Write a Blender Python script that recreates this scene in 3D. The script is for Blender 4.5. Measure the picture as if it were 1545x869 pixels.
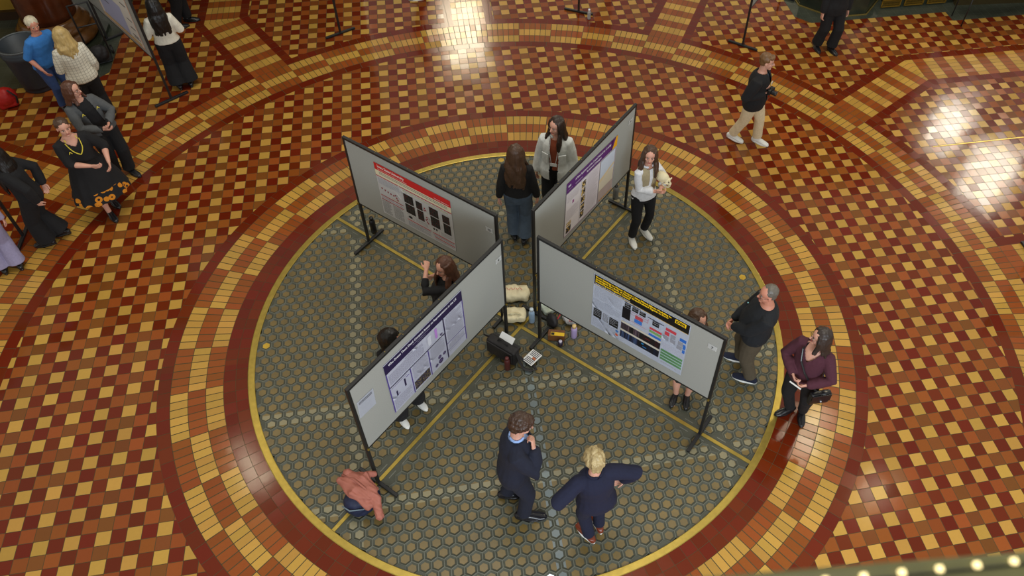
import bpy, bmesh, math, random
from mathutils import Vector, Matrix, noise
PI = math.pi
rnd = random.Random(7)
C = bpy.context.scene
for o in list(bpy.data.objects): bpy.data.objects.remove(o)

# ------------------------------------------------------------------ camera, light, exposure
CAM = Vector((-0.6305, -6.1509, 8.4458))
FW = Vector((0.144638, 0.652419, -0.743929))
RT = Vector((0.982529, -0.183688, 0.029935))
UP = Vector((0.117121, 0.735261, 0.667588))
FPX, PPX, PPY = 1228.51, 876.06, 369.68
cd = bpy.data.cameras.new('camera'); cam = bpy.data.objects.new('camera', cd)
C.collection.objects.link(cam); C.camera = cam
m = Matrix((RT, UP, -FW)).transposed().to_4x4(); m.translation = CAM
cam.matrix_world = m
cd.sensor_width = 36; cd.lens = FPX/1545*36
cd.shift_x = -(PPX-772.5)/1545; cd.shift_y = (PPY-434.5)/1545
cd.clip_start = 0.05; cd.clip_end = 200
cd.dof.use_dof = True; cd.dof.focus_distance = 9.8; cd.dof.aperture_fstop = 2.2
C.view_settings.view_transform = 'Standard'; C.view_settings.look = 'None'
C.view_settings.gamma = 1; C.view_settings.use_curve_mapping = False
C.view_settings.exposure = 0.14
W = bpy.data.worlds.new('world'); C.world = W; W.use_nodes = True
bg = W.node_tree.nodes['Background']; bg.inputs[0].default_value = (1.0, 0.95, 0.84, 1); bg.inputs[1].default_value = 0.47

def at(px, py, z=0.0):
    "point at height z seen at pixel (px, py) of the 1545x869 frame"
    d = FW + RT*((px-PPX)/FPX) - UP*((py-PPY)/FPX)
    return CAM + d*((z-CAM.z)/d.z)

def area(name, loc, target, sx, sy, power, col):
    l = bpy.data.lights.new(name, 'AREA'); l.shape = 'RECTANGLE'; l.size = sx; l.size_y = sy
    l.energy = power; l.color = col
    o = bpy.data.objects.new(name, l); C.collection.objects.link(o); o.location = loc
    o.rotation_euler = (Vector(target)-Vector(loc)).to_track_quat('-Z', 'Y').to_euler()
    return o
area('dome_skylight', (0.5, 1.0, 24), (0.5, 1.0, 0), 7, 7, 1230, (1.0, 0.95, 0.86))
area('south_window', (1.0, -9.5, 4.3), (0.5, -1.0, 0.8), 7, 2.4, 500, (0.80, 0.90, 1.0))  # unseen cool fill added on the camera side to brighten the boards
def window_light(name, px, py, h, sx, sy, power, col=(1, .88, .62)):
    P = at(px, py); d = P-CAM; d.z = -d.z
    L = P + d*(h/d.z); area(name, L, P, sx, sy, power, col)
window_light('north_window', 700, 48, 9.0, 1.5, 2.4, 250)
window_light('east_window', 1432, 190, 8.0, 1.0, 1.3, 110, (1, .93, .76))
window_light('east_window_tall', 1492, 262, 8.0, 1.3, 1.7, 170, (1, .92, .74))
window_light('low_lamp', 380, 705, 8.0, .4, 1.0, 26)
window_light('low_lamp_2', 1318, 742, 8.0, .35, .7, 14)
window_light('low_lamp_3', 1222, 655, 8.0, .45, 1.2, 40)
window_light('low_lamp_4', 1192, 648, 8.0, .3, .4, 8)

# ------------------------------------------------------------------ node helpers
class Ex:
    "tiny expression wrapper over Math nodes"
    def __init__(s, nt, v): s.nt = nt; s.v = v
    def _m(s, op, *a):
        n = s.nt.nodes.new('ShaderNodeMath'); n.operation = op
        for i, x in enumerate((s,)+a):
            if isinstance(x, Ex) and not isinstance(x.v, (int, float)): s.nt.links.new(x.v, n.inputs[i])
            else: n.inputs[i].default_value = x.v if isinstance(x, Ex) else x
        return Ex(s.nt, n.outputs[0])
    def __add__(s, o): return s._m('ADD', o)
    def __radd__(s, o): return s._m('ADD', o)
    def __sub__(s, o): return s._m('SUBTRACT', o)
    def __rsub__(s, o): return Ex(s.nt, o)._m('SUBTRACT', s)
    def __mul__(s, o): return s._m('MULTIPLY', o)
    def __rmul__(s, o): return s._m('MULTIPLY', o)
    def __truediv__(s, o): return s._m('DIVIDE', o)
    def __lt__(s, o): return s._m('LESS_THAN', o)
    def __gt__(s, o): return s._m('GREATER_THAN', o)
    def abs(s): return s._m('ABSOLUTE')
    def floor(s): return s._m('FLOOR')
    def fract(s): return s._m('FRACT')
    def min(s, o): return s._m('MINIMUM', o)
    def max(s, o): return s._m('MAXIMUM', o)
    def mod(s, o): return s._m('FLOORED_MODULO', o)
    def sqrt(s): return s._m('SQRT')
    def atan2(s, o): return s._m('ARCTAN2', o)
def between(x, a, b): return (x > a)*(x < b)
def pick(c, a, b):           # c ? a : b
    if not isinstance(a, Ex): a = Ex(c.nt, a)
    return (a-b)*c+b
def mixc(nt, f, a, b):
    n = nt.nodes.new('ShaderNodeMix'); n.data_type = 'RGBA'
    for sock, v in ((n.inputs[0], f), (n.inputs[6], a), (n.inputs[7], b)):
        if isinstance(v, Ex): v = v.v
        if isinstance(v, (tuple, list)): sock.default_value = (*v[:3], 1)
        elif isinstance(v, (int, float)): sock.default_value = v
        else: nt.links.new(v, sock)
    return n.outputs[2]
def srgb(r, g, b):
    f = lambda c: c/12.92 if c <= .04045 else ((c+.055)/1.055)**2.4
    return (f(r/255), f(g/255), f(b/255))
MATS = {}
def mat(name, col, rough=.7, metal=0, var=.06, scale=30, bump=0, bscale=200, stretch=None, coat=0, sss=0, emit=0, trans=0, sheen=0):
    if name in MATS: return MATS[name]
    mt = bpy.data.materials.new(name); mt.use_nodes = True; nt = mt.node_tree
    b = nt.nodes['Principled BSDF']; b.inputs['Roughness'].default_value = rough; b.inputs['Metallic'].default_value = metal
    b.inputs['Coat Weight'].default_value = coat
    if trans: b.inputs['Transmission Weight'].default_value = trans
    if sheen: b.inputs['Sheen Weight'].default_value = sheen
    if sss:
        b.inputs['Subsurface Weight'].default_value = sss; b.inputs['Subsurface Radius'].default_value = (.02, .008, .004)
        b.inputs['Subsurface Scale'].default_value = .5
    tc = nt.nodes.new('ShaderNodeTexCoord'); src = tc.outputs['Object']
    if stretch:
        mp = nt.nodes.new('ShaderNodeMapping'); mp.inputs['Scale'].default_value = stretch
        nt.links.new(src, mp.inputs[0]); src = mp.outputs[0]
    nz = nt.nodes.new('ShaderNodeTexNoise'); nz.inputs['Scale'].default_value = scale; nz.inputs['Detail'].default_value = 3
    nt.links.new(src, nz.inputs['Vector'])
    lo = tuple(max(0, c*(1-var*2.2)) for c in col); hi = tuple(min(1, c*(1+var*2.2)) for c in col)
    c = mixc(nt, nz.outputs[0], lo, hi)
    nt.links.new(c, b.inputs['Base Color'])
    if bump:
        n2 = nt.nodes.new('ShaderNodeTexNoise'); n2.inputs['Scale'].default_value = bscale
        nt.links.new(src, n2.inputs['Vector'])
        bp = nt.nodes.new('ShaderNodeBump'); bp.inputs['Strength'].default_value = bump; bp.inputs['Distance'].default_value = .004
        nt.links.new(n2.outputs[0], bp.inputs['Height']); nt.links.new(bp.outputs[0], b.inputs['Normal'])
    if emit:
        b.inputs['Emission Color'].default_value = (*col, 1); b.inputs['Emission Strength'].default_value = emit
    MATS[name] = mt; return mt

# ------------------------------------------------------------------ object helpers
def link(o, parent=None):
    C.collection.objects.link(o)
    if parent: o.parent = parent
    return o
def tag(o, label=None, cat=None, group=None, kind=None):
    if label: o['label'] = label
    if cat: o['category'] = cat
    if group: o['group'] = group
    if kind: o['kind'] = kind
    return o
def obj(name, bm, m, parent=None, smooth=False, mats=None, keep=False):
    me = bpy.data.meshes.new(name)
    if isinstance(bm, bmesh.types.BMesh):
        if not keep: bmesh.ops.recalc_face_normals(bm, faces=bm.faces)
        bm.to_mesh(me); bm.free()
    else: me = bm
    for x in (mats or [m]): me.materials.append(x)
    if smooth: me.polygons.foreach_set('use_smooth', [True]*len(me.polygons))
    return link(bpy.data.objects.new(name, me), parent)
def empty(name, loc, rz=0, label=None, cat=None, group=None):
    o = bpy.data.objects.new(name, None); o.empty_display_size = .1; link(o)
    o.location = loc; o.rotation_euler = (0, 0, rz); return tag(o, label, cat, group)
def copy_tree(o, parent=None):
    c = o.copy(); C.collection.objects.link(c)
    if parent: c.parent = parent
    for ch in list(o.children): copy_tree(ch, c)
    return c
def B(): return bmesh.new()
def box(bm, c, s, rot=None, bev=0):
    r = bmesh.ops.create_cube(bm, size=1); vs = r['verts']
    bmesh.ops.scale(bm, vec=s, verts=vs)
    if bev:
        es = list({e for v in vs for e in v.link_edges})
        q = bmesh.ops.bevel(bm, geom=es, offset=bev, segments=2, affect='EDGES', profile=.5)
        vs = list({v for f in q['faces'] for v in f.verts} | {v for v in vs if v.is_valid})
    if rot is not None: bmesh.ops.rotate(bm, cent=(0, 0, 0), matrix=rot, verts=vs)
    bmesh.ops.translate(bm, vec=c, verts=vs); return vs
def bar(bm, a, b, w, h, up=(0, 0, 1), bev=.002):
    a = Vector(a); b = Vector(b); d = b-a; L = d.length; x = d/L
    u = Vector(up); 
    if abs(x.dot(u)) > .99: u = Vector((1, 0, 0))
    y = u.cross(x).normalized(); z = x.cross(y)
    R = Matrix((x, y, z)).transposed()
    return box(bm, (a+b)/2, (L, w, h), R, bev)
def ball(bm, c, r, rot=None, seg=16):
    if isinstance(r, (int, float)): r = (r, r, r)
    vs = bmesh.ops.create_uvsphere(bm, u_segments=seg, v_segments=max(6, seg*2//3), radius=1)['verts']
    bmesh.ops.scale(bm, vec=r, verts=vs)
    if rot is not None: bmesh.ops.rotate(bm, cent=(0, 0, 0), matrix=rot, verts=vs)
    bmesh.ops.translate(bm, vec=c, verts=vs); return vs
def tube(bm, pts, rad, n=12, axis=(1, 0, 0), cap=.7):
    "closed tube through pts; rad: float or (along axis, across)"
    pts = [Vector(p) for p in pts]; rad = [(r, r) if isinstance(r, (int, float)) else r for r in rad]
    P = []; 
    for i, p in enumerate(pts):
        t = (pts[min(i+1, len(pts)-1)]-pts[max(i-1, 0)]).normalized(); P.append((p, rad[i], t))
    if cap:
        p, r, t = P[0]; k = min(r)*cap
        P = [(p-t*k, (r[0]*.35, r[1]*.35), t), (p-t*k*.7, (r[0]*.75, r[1]*.75), t)]+P
        p, r, t = P[-1]; k = min(r)*cap
        P = P+[(p+t*k*.7, (r[0]*.75, r[1]*.75), t), (p+t*k, (r[0]*.35, r[1]*.35), t)]
    ax0 = Vector(axis); rings = []
    for p, r, t in P:
        a = ax0-t*ax0.dot(t)
        if a.length < .2:
            q = Vector((0, 1, 0)) if abs(t.y) < .8 else Vector((0, 0, 1)); a = q-t*q.dot(t)
        a.normalize(); b = t.cross(a)
        rings.append([bm.verts.new(p+a*(math.cos(2*PI*k/n)*r[0])+b*(math.sin(2*PI*k/n)*r[1])) for k in range(n)])
    for A, Bq in zip(rings, rings[1:]):
        for k in range(n): bm.faces.new((A[k], A[(k+1) % n], Bq[(k+1) % n], Bq[k]))
    bm.faces.new(rings[0][::-1]); bm.faces.new(rings[-1])
    return [v for R in rings for v in R]
def lathe(bm, prof, n=24, c=(0, 0, 0), close=True):
    c = Vector(c); rings = [[bm.verts.new(c+Vector((r*math.cos(2*PI*k/n), r*math.sin(2*PI*k/n), z))) for k in range(n)] for r, z in prof]
    for A, Bq in zip(rings, rings[1:]):
        for k in range(n): bm.faces.new((A[k], A[(k+1) % n], Bq[(k+1) % n], Bq[k]))
    if close: bm.faces.new(rings[0][::-1]); bm.faces.new(rings[-1])
def quad(bm, pts): return bm.faces.new([bm.verts.new(p) for p in pts])
def bake(bm, voxel, smooth=2, wr=0, wf=12, seed=0, cut=None, ws=None):
    "voxel-remesh the union of closed shapes to one continuous surface"
    me = bpy.data.meshes.new('t'); bm.to_mesh(me); bm.free()
    o = bpy.data.objects.new('t', me); C.collection.objects.link(o)
    r = o.modifiers.new('r', 'REMESH'); r.mode = 'VOXEL'; r.voxel_size = voxel
    if smooth: s = o.modifiers.new('s', 'SMOOTH'); s.factor = .5; s.iterations = smooth
    dg = bpy.context.evaluated_depsgraph_get()
    out = bpy.data.meshes.new_from_object(o.evaluated_get(dg))
    bpy.data.objects.remove(o); bpy.data.meshes.remove(me)
    out.materials.clear()
    if wr or cut:
        b = bmesh.new(); b.from_mesh(out); b.normal_update()
        if cut: bmesh.ops.delete(b, geom=[v for v in b.verts if cut(v.co)], context='VERTS')
        if wr:
            off = Vector((seed*3.1, seed*1.7, seed*2.3)); ws = Vector(ws or (1, 1, .55))
            for v in b.verts:
                q = Vector((v.co.x*ws.x, v.co.y*ws.y, v.co.z*ws.z))
                k = noise.noise(q*wf+off)+.5*noise.noise(q*wf*2.3+off)
                v.co += v.normal*(k*wr)
        b.to_mesh(out); b.free()
    return out

# ------------------------------------------------------------------ materials
BLACKM = mat('black_powder_coat', (.012, .012, .013), .42, 0, .1)
FELT = mat('grey_felt', srgb(160, 161, 155), .95, 0, .05, 90, .3, 500)
SKIN = mat('skin', srgb(214, 160, 138), .55, 0, .05, 12, sss=.15)
SKIN2 = mat('skin_flushed', srgb(208, 142, 118), .55, 0, .06, 12, sss=.15)
PAPER = mat('poster_paper', srgb(240, 240, 240), .38, 0, .015, 6)
WHITE = mat('white_card', srgb(235, 236, 235), .6, 0, .02)
BRASS = mat('brass', srgb(176, 152, 72), .33, .75, .12, 14, .12, 60)
M_EYEW = mat('eye_white', srgb(176, 166, 158), .4); M_IRIS = mat('iris', (.03, .018, .01), .2)
M_LIP = mat('lips', srgb(178, 88, 82), .45)

# ------------------------------------------------------------------ floor
R0 = 3.33
def tile_material():
    mt = bpy.data.materials.new('encaustic_tile_floor'); mt.use_nodes = True; nt = mt.node_tree
    b = nt.nodes['Principled BSDF']
    tc = nt.nodes.new('ShaderNodeTexCoord'); sp = nt.nodes.new('ShaderNodeSeparateXYZ'); nt.links.new(tc.outputs['Object'], sp.inputs[0])
    x = Ex(nt, sp.outputs[0]); y = Ex(nt, sp.outputs[1])
    r = (x*x+y*y).sqrt(); th = y.atan2(x)*(180/PI)
    a0 = x.abs(); b0 = y.abs(); a = a0.max(b0); bb = a0.min(b0)
    T = .15235
    def edge(u, size, g): # 1 inside tile, 0 in grout
        f = u.fract(); e = f.min(1-f)*size
        return e > g
    # --- chequer of 6 inch tiles
    outer = r > 6.6
    s30a = (bb*math.cos(PI/6)-a*math.sin(PI/6)).max(bb-4.405)
    diag = s30a > 0; up_ = y > x; east = x > 0
    ph_x = pick(outer, pick(east, pick(diag, 1.35, pick(up_, .55, .84)), 1.70), 1.65)
    ph_y = pick(outer, pick(east, pick(diag, 1.46, pick(up_, 1.40, .65)), 1.52), 1.02)
    u = x/T-ph_x+.5; v = y/T-ph_y+.5
    iu = u.floor(); iv = v.floor()
    mu = iu.mod(2); mv = iv.mod(2); m4 = iu.mod(4)
    yel = (mu < .5)*(mv < .5)
    drk = pick(mv < .5, (mu > .5), (m4 > 1.5)*(m4 < 2.5))
    brn = (mv > .5)*(m4 < .5)
    c_id = yel*1+drk*2+brn*3     # 0 orange,1 yellow,2 dark,3 brown
    in_g = edge(u, T, .0028)*edge(v, T, .0028)
    su = iu; sv = iv
    lu = u.fract(); lv = v.fract()
    # --- ring bands
    def ring(r1, r2, pitch, ph):
        k = (r-r1)/((r2-r1)/3); blk = (th-ph)/pitch
        parity = (blk.floor()+k.floor()).mod(2)
        t = blk*6
        return parity, t, k, edge(t, .1, .0048)*edge(k, .198, .0036)
    m_in = between(r, 3.609, 4.204); m_out = between(r, 6.297, 6.879)
    p1, t1, k1, g1 = ring(3.609, 4.204, 9.0, 85.4)
    p2, t2, k2, g2 = ring(6.297, 6.879, 5.0, 2.5)
    y1 = p1 > .5; y2 = p2 < .5
    m_dark1 = between(r, 3.30, 3.609); m_dark2 = between(r, 4.204, 4.35); m_dark3 = between(r, 6.15, 6.297); 
    # --- radial arms (8-fold symmetric), bent at the corners
    s30 = (bb*math.cos(PI/6)-a*math.sin(PI/6)).max(bb-4.405)
    far = r > 6.879
    seg1 = (bb-4.405 < bb*math.cos(PI/6)-a*math.sin(PI/6))
    tl = pick(seg1, a*math.cos(PI/6)+bb*math.sin(PI/6)-6.879, a-7.69)
    arm30 = far*((s30.abs()) < .297); arm0 = far*(bb < .297)
    brd30 = far*((s30.abs()) < .445); brd0 = far*(bb < .445)
    al = pick(arm0, a-6.879, tl); ac = pick(arm0, bb+.3, s30+.3)
    sk = al/.2; stripe = sk.floor().mod(2) > .5; ta = ac/.1
    g3 = edge(sk, .2, .003)*edge(ta, .1, .003)
    arm = arm30.max(arm0); brd = brd30.max(brd0).max(between(r, 6.879, 7.03))
    # --- dark plain tiles
    dk = m_dark1.max(m_dark2).max(m_dark3)
    rr = pick(m_dark1, (r-3.33)/.14, pick(m_dark2, (r-4.204)/.146, (r-6.15)/.147)); ra = th*(143/360)
    g4 = edge(rr, .14, .0022)*edge(ra, .15, .0022)
    # --- combine
    def comb(base, brdv, armv, dkv, i1, i2):
        v_ = pick(brd, brdv, base); v_ = pick(arm, armv, v_); v_ = pick(dk, dkv, v_)
        v_ = pick(m_in, i1, v_); return pick(m_out, i2, v_)
    ra2 = pick(arm30.max(brd30), tl/.15, th*(290/360))
    cid = comb(c_id, 2, stripe*1, 2, y1*1, y2*1)
    gr = comb(in_g, edge(ra2, .15, .002), g3, g4, g1, g2)
    cu = comb(su, ra2.floor()+50, ta.floor()+20, ra.floor()+900, t1.floor()+300, t2.floor()+600)
    cv = comb(sv, 77, sk.floor()+40, rr.floor()+33, k1.floor()+11, k2.floor()+22)
    fu = comb(lu, ra2.fract(), ta.fract(), ra.fract(), t1.fract(), t2.fract())
    fv = comb(lv, .5, sk.fract(), rr.fract(), k1.fract(), k2.fract())
    cx = nt.nodes.new('ShaderNodeCombineXYZ'); nt.links.new(cu.v, cx.inputs[0]); nt.links.new(cv.v, cx.inputs[1])
    wn = nt.nodes.new('ShaderNodeTexWhiteNoise'); wn.noise_dimensions = '2D'; nt.links.new(cx.outputs[0], wn.inputs['Vector'])
    rv = Ex(nt, wn.outputs[0])
    sc = nt.nodes.new('ShaderNodeSeparateColor'); nt.links.new(wn.outputs[1], sc.inputs[0])
    r1 = Ex(nt, sc.outputs[0])-.5; r2 = Ex(nt, sc.outputs[1])-.5
    YEL, ORG, DRK, BRN = srgb(206, 159, 74), srgb(158, 84, 34), srgb(116, 40, 14), srgb(134, 78, 34)
    col = mixc(nt, cid > .5, ORG, YEL); col = mixc(nt, cid > 1.5, col, DRK); col = mixc(nt, cid > 2.5, col, BRN)
    hs = nt.nodes.new('ShaderNodeHueSaturation'); nt.links.new(col, hs.inputs['Color'])
    nt.links.new((rv*.22+.74).v, hs.inputs['Value']); nt.links.new((Ex(nt, sc.outputs[2])*.012+.494).v, hs.inputs['Hue'])
    col = hs.outputs[0]
    nz = nt.nodes.new('ShaderNodeTexNoise'); nz.inputs['Scale'].default_value = 25; nz.inputs['Detail'].default_value = 4; nt.links.new(tc.outputs['Object'], nz.inputs['Vector'])
    col = mixc(nt, Ex(nt, nz.outputs[0])*.12, col, srgb(60, 30, 12))
    GROUT = srgb(68, 63, 36)
    col = mixc(nt, gr, GROUT, col)
    # --- dark green marble border
    marble = (r > 8.76)*(1-(bb < pick(a > 9.05, 5.77, 6.07))*(a > 6.2))
    mz = nt.nodes.new('ShaderNodeTexNoise'); mz.inputs['Scale'].default_value = 3.5; mz.inputs['Detail'].default_value = 8; nt.links.new(tc.outputs['Object'], mz.inputs['Vector'])
    mc = mixc(nt, Ex(nt, mz.outputs[0]), srgb(38, 46, 40), srgb(84, 88, 76))
    col = mixc(nt, marble, col, mc)
    nt.links.new(col, b.inputs['Base Color'])
    nt.links.new(pick(gr, rv*.08+.09, .5).v, b.inputs['Roughness'])
    b.inputs['Specular IOR Level'].default_value = .28
    # relief: every tile lies a hair out of level, grout sits lower
    h = ((fu-.5)*r1+(fv-.5)*r2)*.0020+gr*.0009+Ex(nt, nz.outputs[0])*.0002
    h = h*(1-marble)
    bp = nt.nodes.new('ShaderNodeBump'); bp.inputs['Strength'].default_value = 1; bp.inputs['Distance'].default_value = 1
    nt.links.new(h.v, bp.inputs['Height']); nt.links.new(bp.outputs[0], b.inputs['Normal'])
    return mt
bm = B(); n = 128
inner = [bm.verts.new((3.28*math.cos(2*PI*k/n), 3.28*math.sin(2*PI*k/n), 0)) for k in range(n)]
outer = [bm.verts.new((22*math.cos(2*PI*k/n), 22*math.sin(2*PI*k/n), 0)) for k in range(n)]
for k in range(n): bm.faces.new((inner[k], inner[(k+1) % n], outer[(k+1) % n], outer[k]))
tag(obj('floor', bm, tile_material()), kind='structure')

# glass block disc: iron lattice with recessed hexagonal lenses
def glass_mats():
    def m_(name, fn, rough, metal=0, tr=0, bumpn=0):
        mt = bpy.data.materials.new(name); mt.use_nodes = True; nt = mt.node_tree; b = nt.nodes['Principled BSDF']
        b.inputs['Roughness'].default_value = rough; b.inputs['Metallic'].default_value = metal
        tc = nt.nodes.new('ShaderNodeTexCoord'); sp = nt.nodes.new('ShaderNodeSeparateXYZ'); nt.links.new(tc.outputs['Object'], sp.inputs[0])
        nz = nt.nodes.new('ShaderNodeTexNoise'); nz.inputs['Scale'].default_value = 9; nz.inputs['Detail'].default_value = 5; nt.links.new(tc.outputs['Object'], nz.inputs['Vector'])
        fn(nt, b, Ex(nt, sp.outputs[0]), Ex(nt, sp.outputs[1]), Ex(nt, nz.outputs[0]), tc)
        return mt
    def joint(nt, b, x, y, nz, tc):
        nt.links.new(mixc(nt, nz, srgb(84, 87, 78), srgb(118, 121, 108)), b.inputs['Base Color'])
    def bezel(nt, b, x, y, nz, tc):
        nt.links.new(mixc(nt, nz, srgb(52, 55, 46), srgb(82, 83, 68)), b.inputs['Base Color'])
    def lens(nt, b, x, y, nz, tc):
        n1 = nt.nodes.new('ShaderNodeTexNoise'); n1.inputs['Scale'].default_value = 3.2; n1.inputs['Detail'].default_value = 6; nt.links.new(tc.outputs['Object'], n1.inputs['Vector'])
        base = mixc(nt, Ex(nt, n1.outputs[0]), srgb(68, 60, 38), srgb(140, 115, 58))
        # iron beams seen through the glass show as paler blocks
        beam = between(x.abs(), 1.99, 2.13).max(between(y, -.93, -.78)).max(between(y.abs(), 2.02, 2.14))
        base = mixc(nt, beam*.42, base, srgb(160, 160, 134))
        blue = between(x, -.05, .05)*(y < -.5)  # bluish light from below, painted into this row's lens colour
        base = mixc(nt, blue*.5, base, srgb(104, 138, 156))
        nt.links.new(base, b.inputs['Base Color'])
        b.inputs['Coat Weight'].default_value = .25; b.inputs['Coat Roughness'].default_value = .25
    def clear(nt, b, x, y, nz, tc): nt.links.new(mixc(nt, nz, srgb(168, 130, 20), srgb(214, 176, 60)), b.inputs['Base Color'])  # glow of single cells painted as a brighter amber base colour
    def lit(nt, b, x, y, nz, tc):
        b.inputs['Base Color'].default_value = (.8, .9, 1, 1); b.inputs['Emission Color'].default_value = (.75, .9, 1, 1); b.inputs['Emission Strength'].default_value = .9
    return [m_('lattice_joint', joint, .55), m_('lens_bezel', bezel, .5), m_('amber_lens', lens, .4), m_('clear_amber_lens', clear, .3), m_('lit_lens', lit, .3)]
GM = glass_mats()
bm = B(); HX = .131; HY = .1135
f = bm.faces.new([bm.verts.new((3.30*math.cos(2*PI*k/96), 3.30*math.sin(2*PI*k/96), -.03)) for k in range(96)]); f.material_index = 1
def hexr(cx, cy, r, z): return [bm.verts.new((cx+r*math.cos(PI/6+k*PI/3), cy+r*math.sin(PI/6+k*PI/3), z)) for k in range(6)]
for j in range(-30, 31):
    for i in range(-28, 28):
        cx = (i+.5*(j % 2))*HX; cy = j*HY; k = HX/math.sqrt(3); rc = math.hypot(cx, cy)
        if rc > 3.30: continue
        if rc > 3.248 or min(abs(cx-cy), abs(cx+cy))/math.sqrt(2) < .082:
            f = bm.faces.new(hexr(cx, cy, k*1.002, -.004)); f.material_index = 1; continue
        R = [hexr(cx, cy, k, 0), hexr(cx, cy, k*.945, 0), hexr(cx, cy, k*.90, -.002), hexr(cx, cy, k*rnd.uniform(.60, .66), -.009)]
        for q, mi in ((0, 0), (1, 1), (2, 1)):
            for s in range(6):
                f = bm.faces.new((R[q][s], R[q][(s+1) % 6], R[q+1][(s+1) % 6], R[q+1][s])); f.material_index = mi
        f = bm.faces.new(R[3]); f.material_index = 2
        for qx, qy, mi in ((-3.08, .22, 3), (.13, 3.16, 3), (3.02, .35, 3), (-.13, -3.16, 4)):
            if math.hypot(cx-qx, cy-qy) < .066:
                f.material_index = mi
o = obj('floor', bm, None, mats=GM, keep=True); tag(o, kind='structure')
bm = B()
for k in range(24):
    for r1, r2, z1, z2 in ((3.255, 3.332, .008, .008),):
        pass
n = 144; prof = [(3.252, -.01), (3.252, .006), (3.258, .009), (3.326, .009), (3.334, .006), (3.334, -.01)]
rings = [[bm.verts.new((r*math.cos(2*PI*k/n), r*math.sin(2*PI*k/n), z)) for k in range(n)] for r, z in prof]
for A, Bq in zip(rings, rings[1:]):
    for k in range(n): bm.faces.new((A[k], A[(k+1) % n], Bq[(k+1) % n], Bq[k]))
obj('trim_1', bm, BRASS)['kind'] = 'structure'
for q in range(2):
    bm = B(); a = PI/4+q*PI/2; d = Vector((math.cos(a), math.sin(a), 0))
    bar(bm, -d*3.255+Vector((0, 0, .0+.001*q)), d*3.255+Vector((0, 0, .001*q)), .042, .012)
    obj('trim_%d' % (2+q), bm, BRASS)['kind'] = 'structure'
# thin steel edging beside the strips
STEEL = mat('dull_steel', srgb(120, 122, 112), .4, .6, .1)
for q in range(4):
    a = PI/4+q*PI/2; d = Vector((math.cos(a), math.sin(a), 0)); nn = Vector((-d.y, d.x, 0))
    bm = B()
    for s in (-1, 1):
        for k in range(14):
            t0 = .25+k*.212; bar(bm, d*t0+nn*.066*s+Vector((0, 0, -.006)), d*(t0+.11)+nn*.066*s+Vector((0, 0, -.006)), .010, .01, bev=0)
    obj('trim_%d' % (4+q), bm, STEEL)['kind'] = 'structure'
bm = B(); bar(bm, (6.95, 2.44, 0), (14, 2.42, 0), .018, .008, bev=0)
obj('trim_8', bm, BRASS)['kind'] = 'structure'

# ------------------------------------------------------------------ boards
def board(A, Bp, label, group='poster stands crossing the glass floor', h=1.92, vb=.77, cardtext=None, feet=(.56, .56), knobs=True):
    A = Vector((*A, 0)); Bp = Vector((*Bp, 0)); L = (Bp-A).length
    ang = math.atan2(Bp.y-A.y, Bp.x-A.x)
    root = empty('poster_board', A, ang, label, 'poster board', group)
    # local: x along board, -y towards the viewer side of the poster
    bm = B(); box(bm, (L/2, 0, (vb+h)/2), (L-.03, .022, h-vb-.03), bev=.002); obj('panel', bm, FELT, root)
    bm = B(); box(bm, (L/2, 0, h-.018), (L+.03, .036, .036), bev=.004); obj('top_rail', bm, BLACKM, root)
    bm = B(); box(bm, (L/2, 0, vb+.012), (L-.034, .026, .024), bev=.003); obj('bottom_rail', bm, BLACKM, root)
    for i, x in enumerate((0, L)):
        bm = B(); box(bm, (x, 0, (h-.02)/2+.02), (.034, .034, h-.06), bev=.004); obj('post', bm, BLACKM, root)
        bm = B(); box(bm, (x, 0, .022), (.042, feet[i], .036), bev=.006); obj('foot', bm, BLACKM, root)
        if knobs:
            bm = B(); tube(bm, [(x, -.018, vb+.02), (x, -.036, vb+.02)], [.012, .014], 8, cap=0); obj('clamp_knob', bm, BRASS, root)
    if knobs:
        for k in (.22, .33, .44, .56, .67, .78): bm = B(); ball(bm, (L*k, 0, h+.001), (.005, .005, .004), seg=6); obj('rivet', bm, BRASS, root)
    return root
CORN = {1: ((-1.87, 1.76), (-.21, .17)), 2: ((.21, .18), (1.78, 1.85)), 3: ((-1.82, -1.84), (-.2, -.21)), 4: ((.21, -.23), (1.83, -1.86))}
NAMES = {1: 'grey felt poster board with the red-headed poster and card 12, back left', 2: 'grey felt poster board with the purple and gold poster, back right',
         3: 'grey felt poster board with the dark navy poster, front left', 4: 'grey felt poster board with the black and yellow headed poster, front right'}
BO = {k: board(*CORN[k], NAMES[k], feet=(.56, .40) if k in (1, 3) else (.40, .56)) for k in CORN}

FONT = None
def text_bm(bm, s, size, x, y, align='LEFT', width=None, bold=0):
    cu = bpy.data.curves.new('t', 'FONT'); cu.body = s; cu.size = size; cu.align_x = align; cu.offset = bold; cu.resolution_u = 2
    o = bpy.data.objects.new('t', cu); C.collection.objects.link(o)
    dg = bpy.context.evaluated_depsgraph_get(); me = bpy.data.meshes.new_from_object(o.evaluated_get(dg))
    xs = [v.co.x for v in me.vertices]; k = 1
    if width and xs and (max(xs)-min(xs)) > 0: k = width/(max(xs)-min(xs))
    base = len(bm.verts); bm.from_mesh(me); bm.verts.ensure_lookup_table()
    for v in bm.verts[base:]: v.co = Vector((x+v.co.x*k, y+v.co.y, 0))
    bpy.data.objects.remove(o); bpy.data.curves.remove(cu); bpy.data.meshes.remove(me)
def flatmat(col): return mat('ink_%d_%d_%d' % tuple(int(c) for c in col), srgb(*col), .45, 0, .02, 10)
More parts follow.
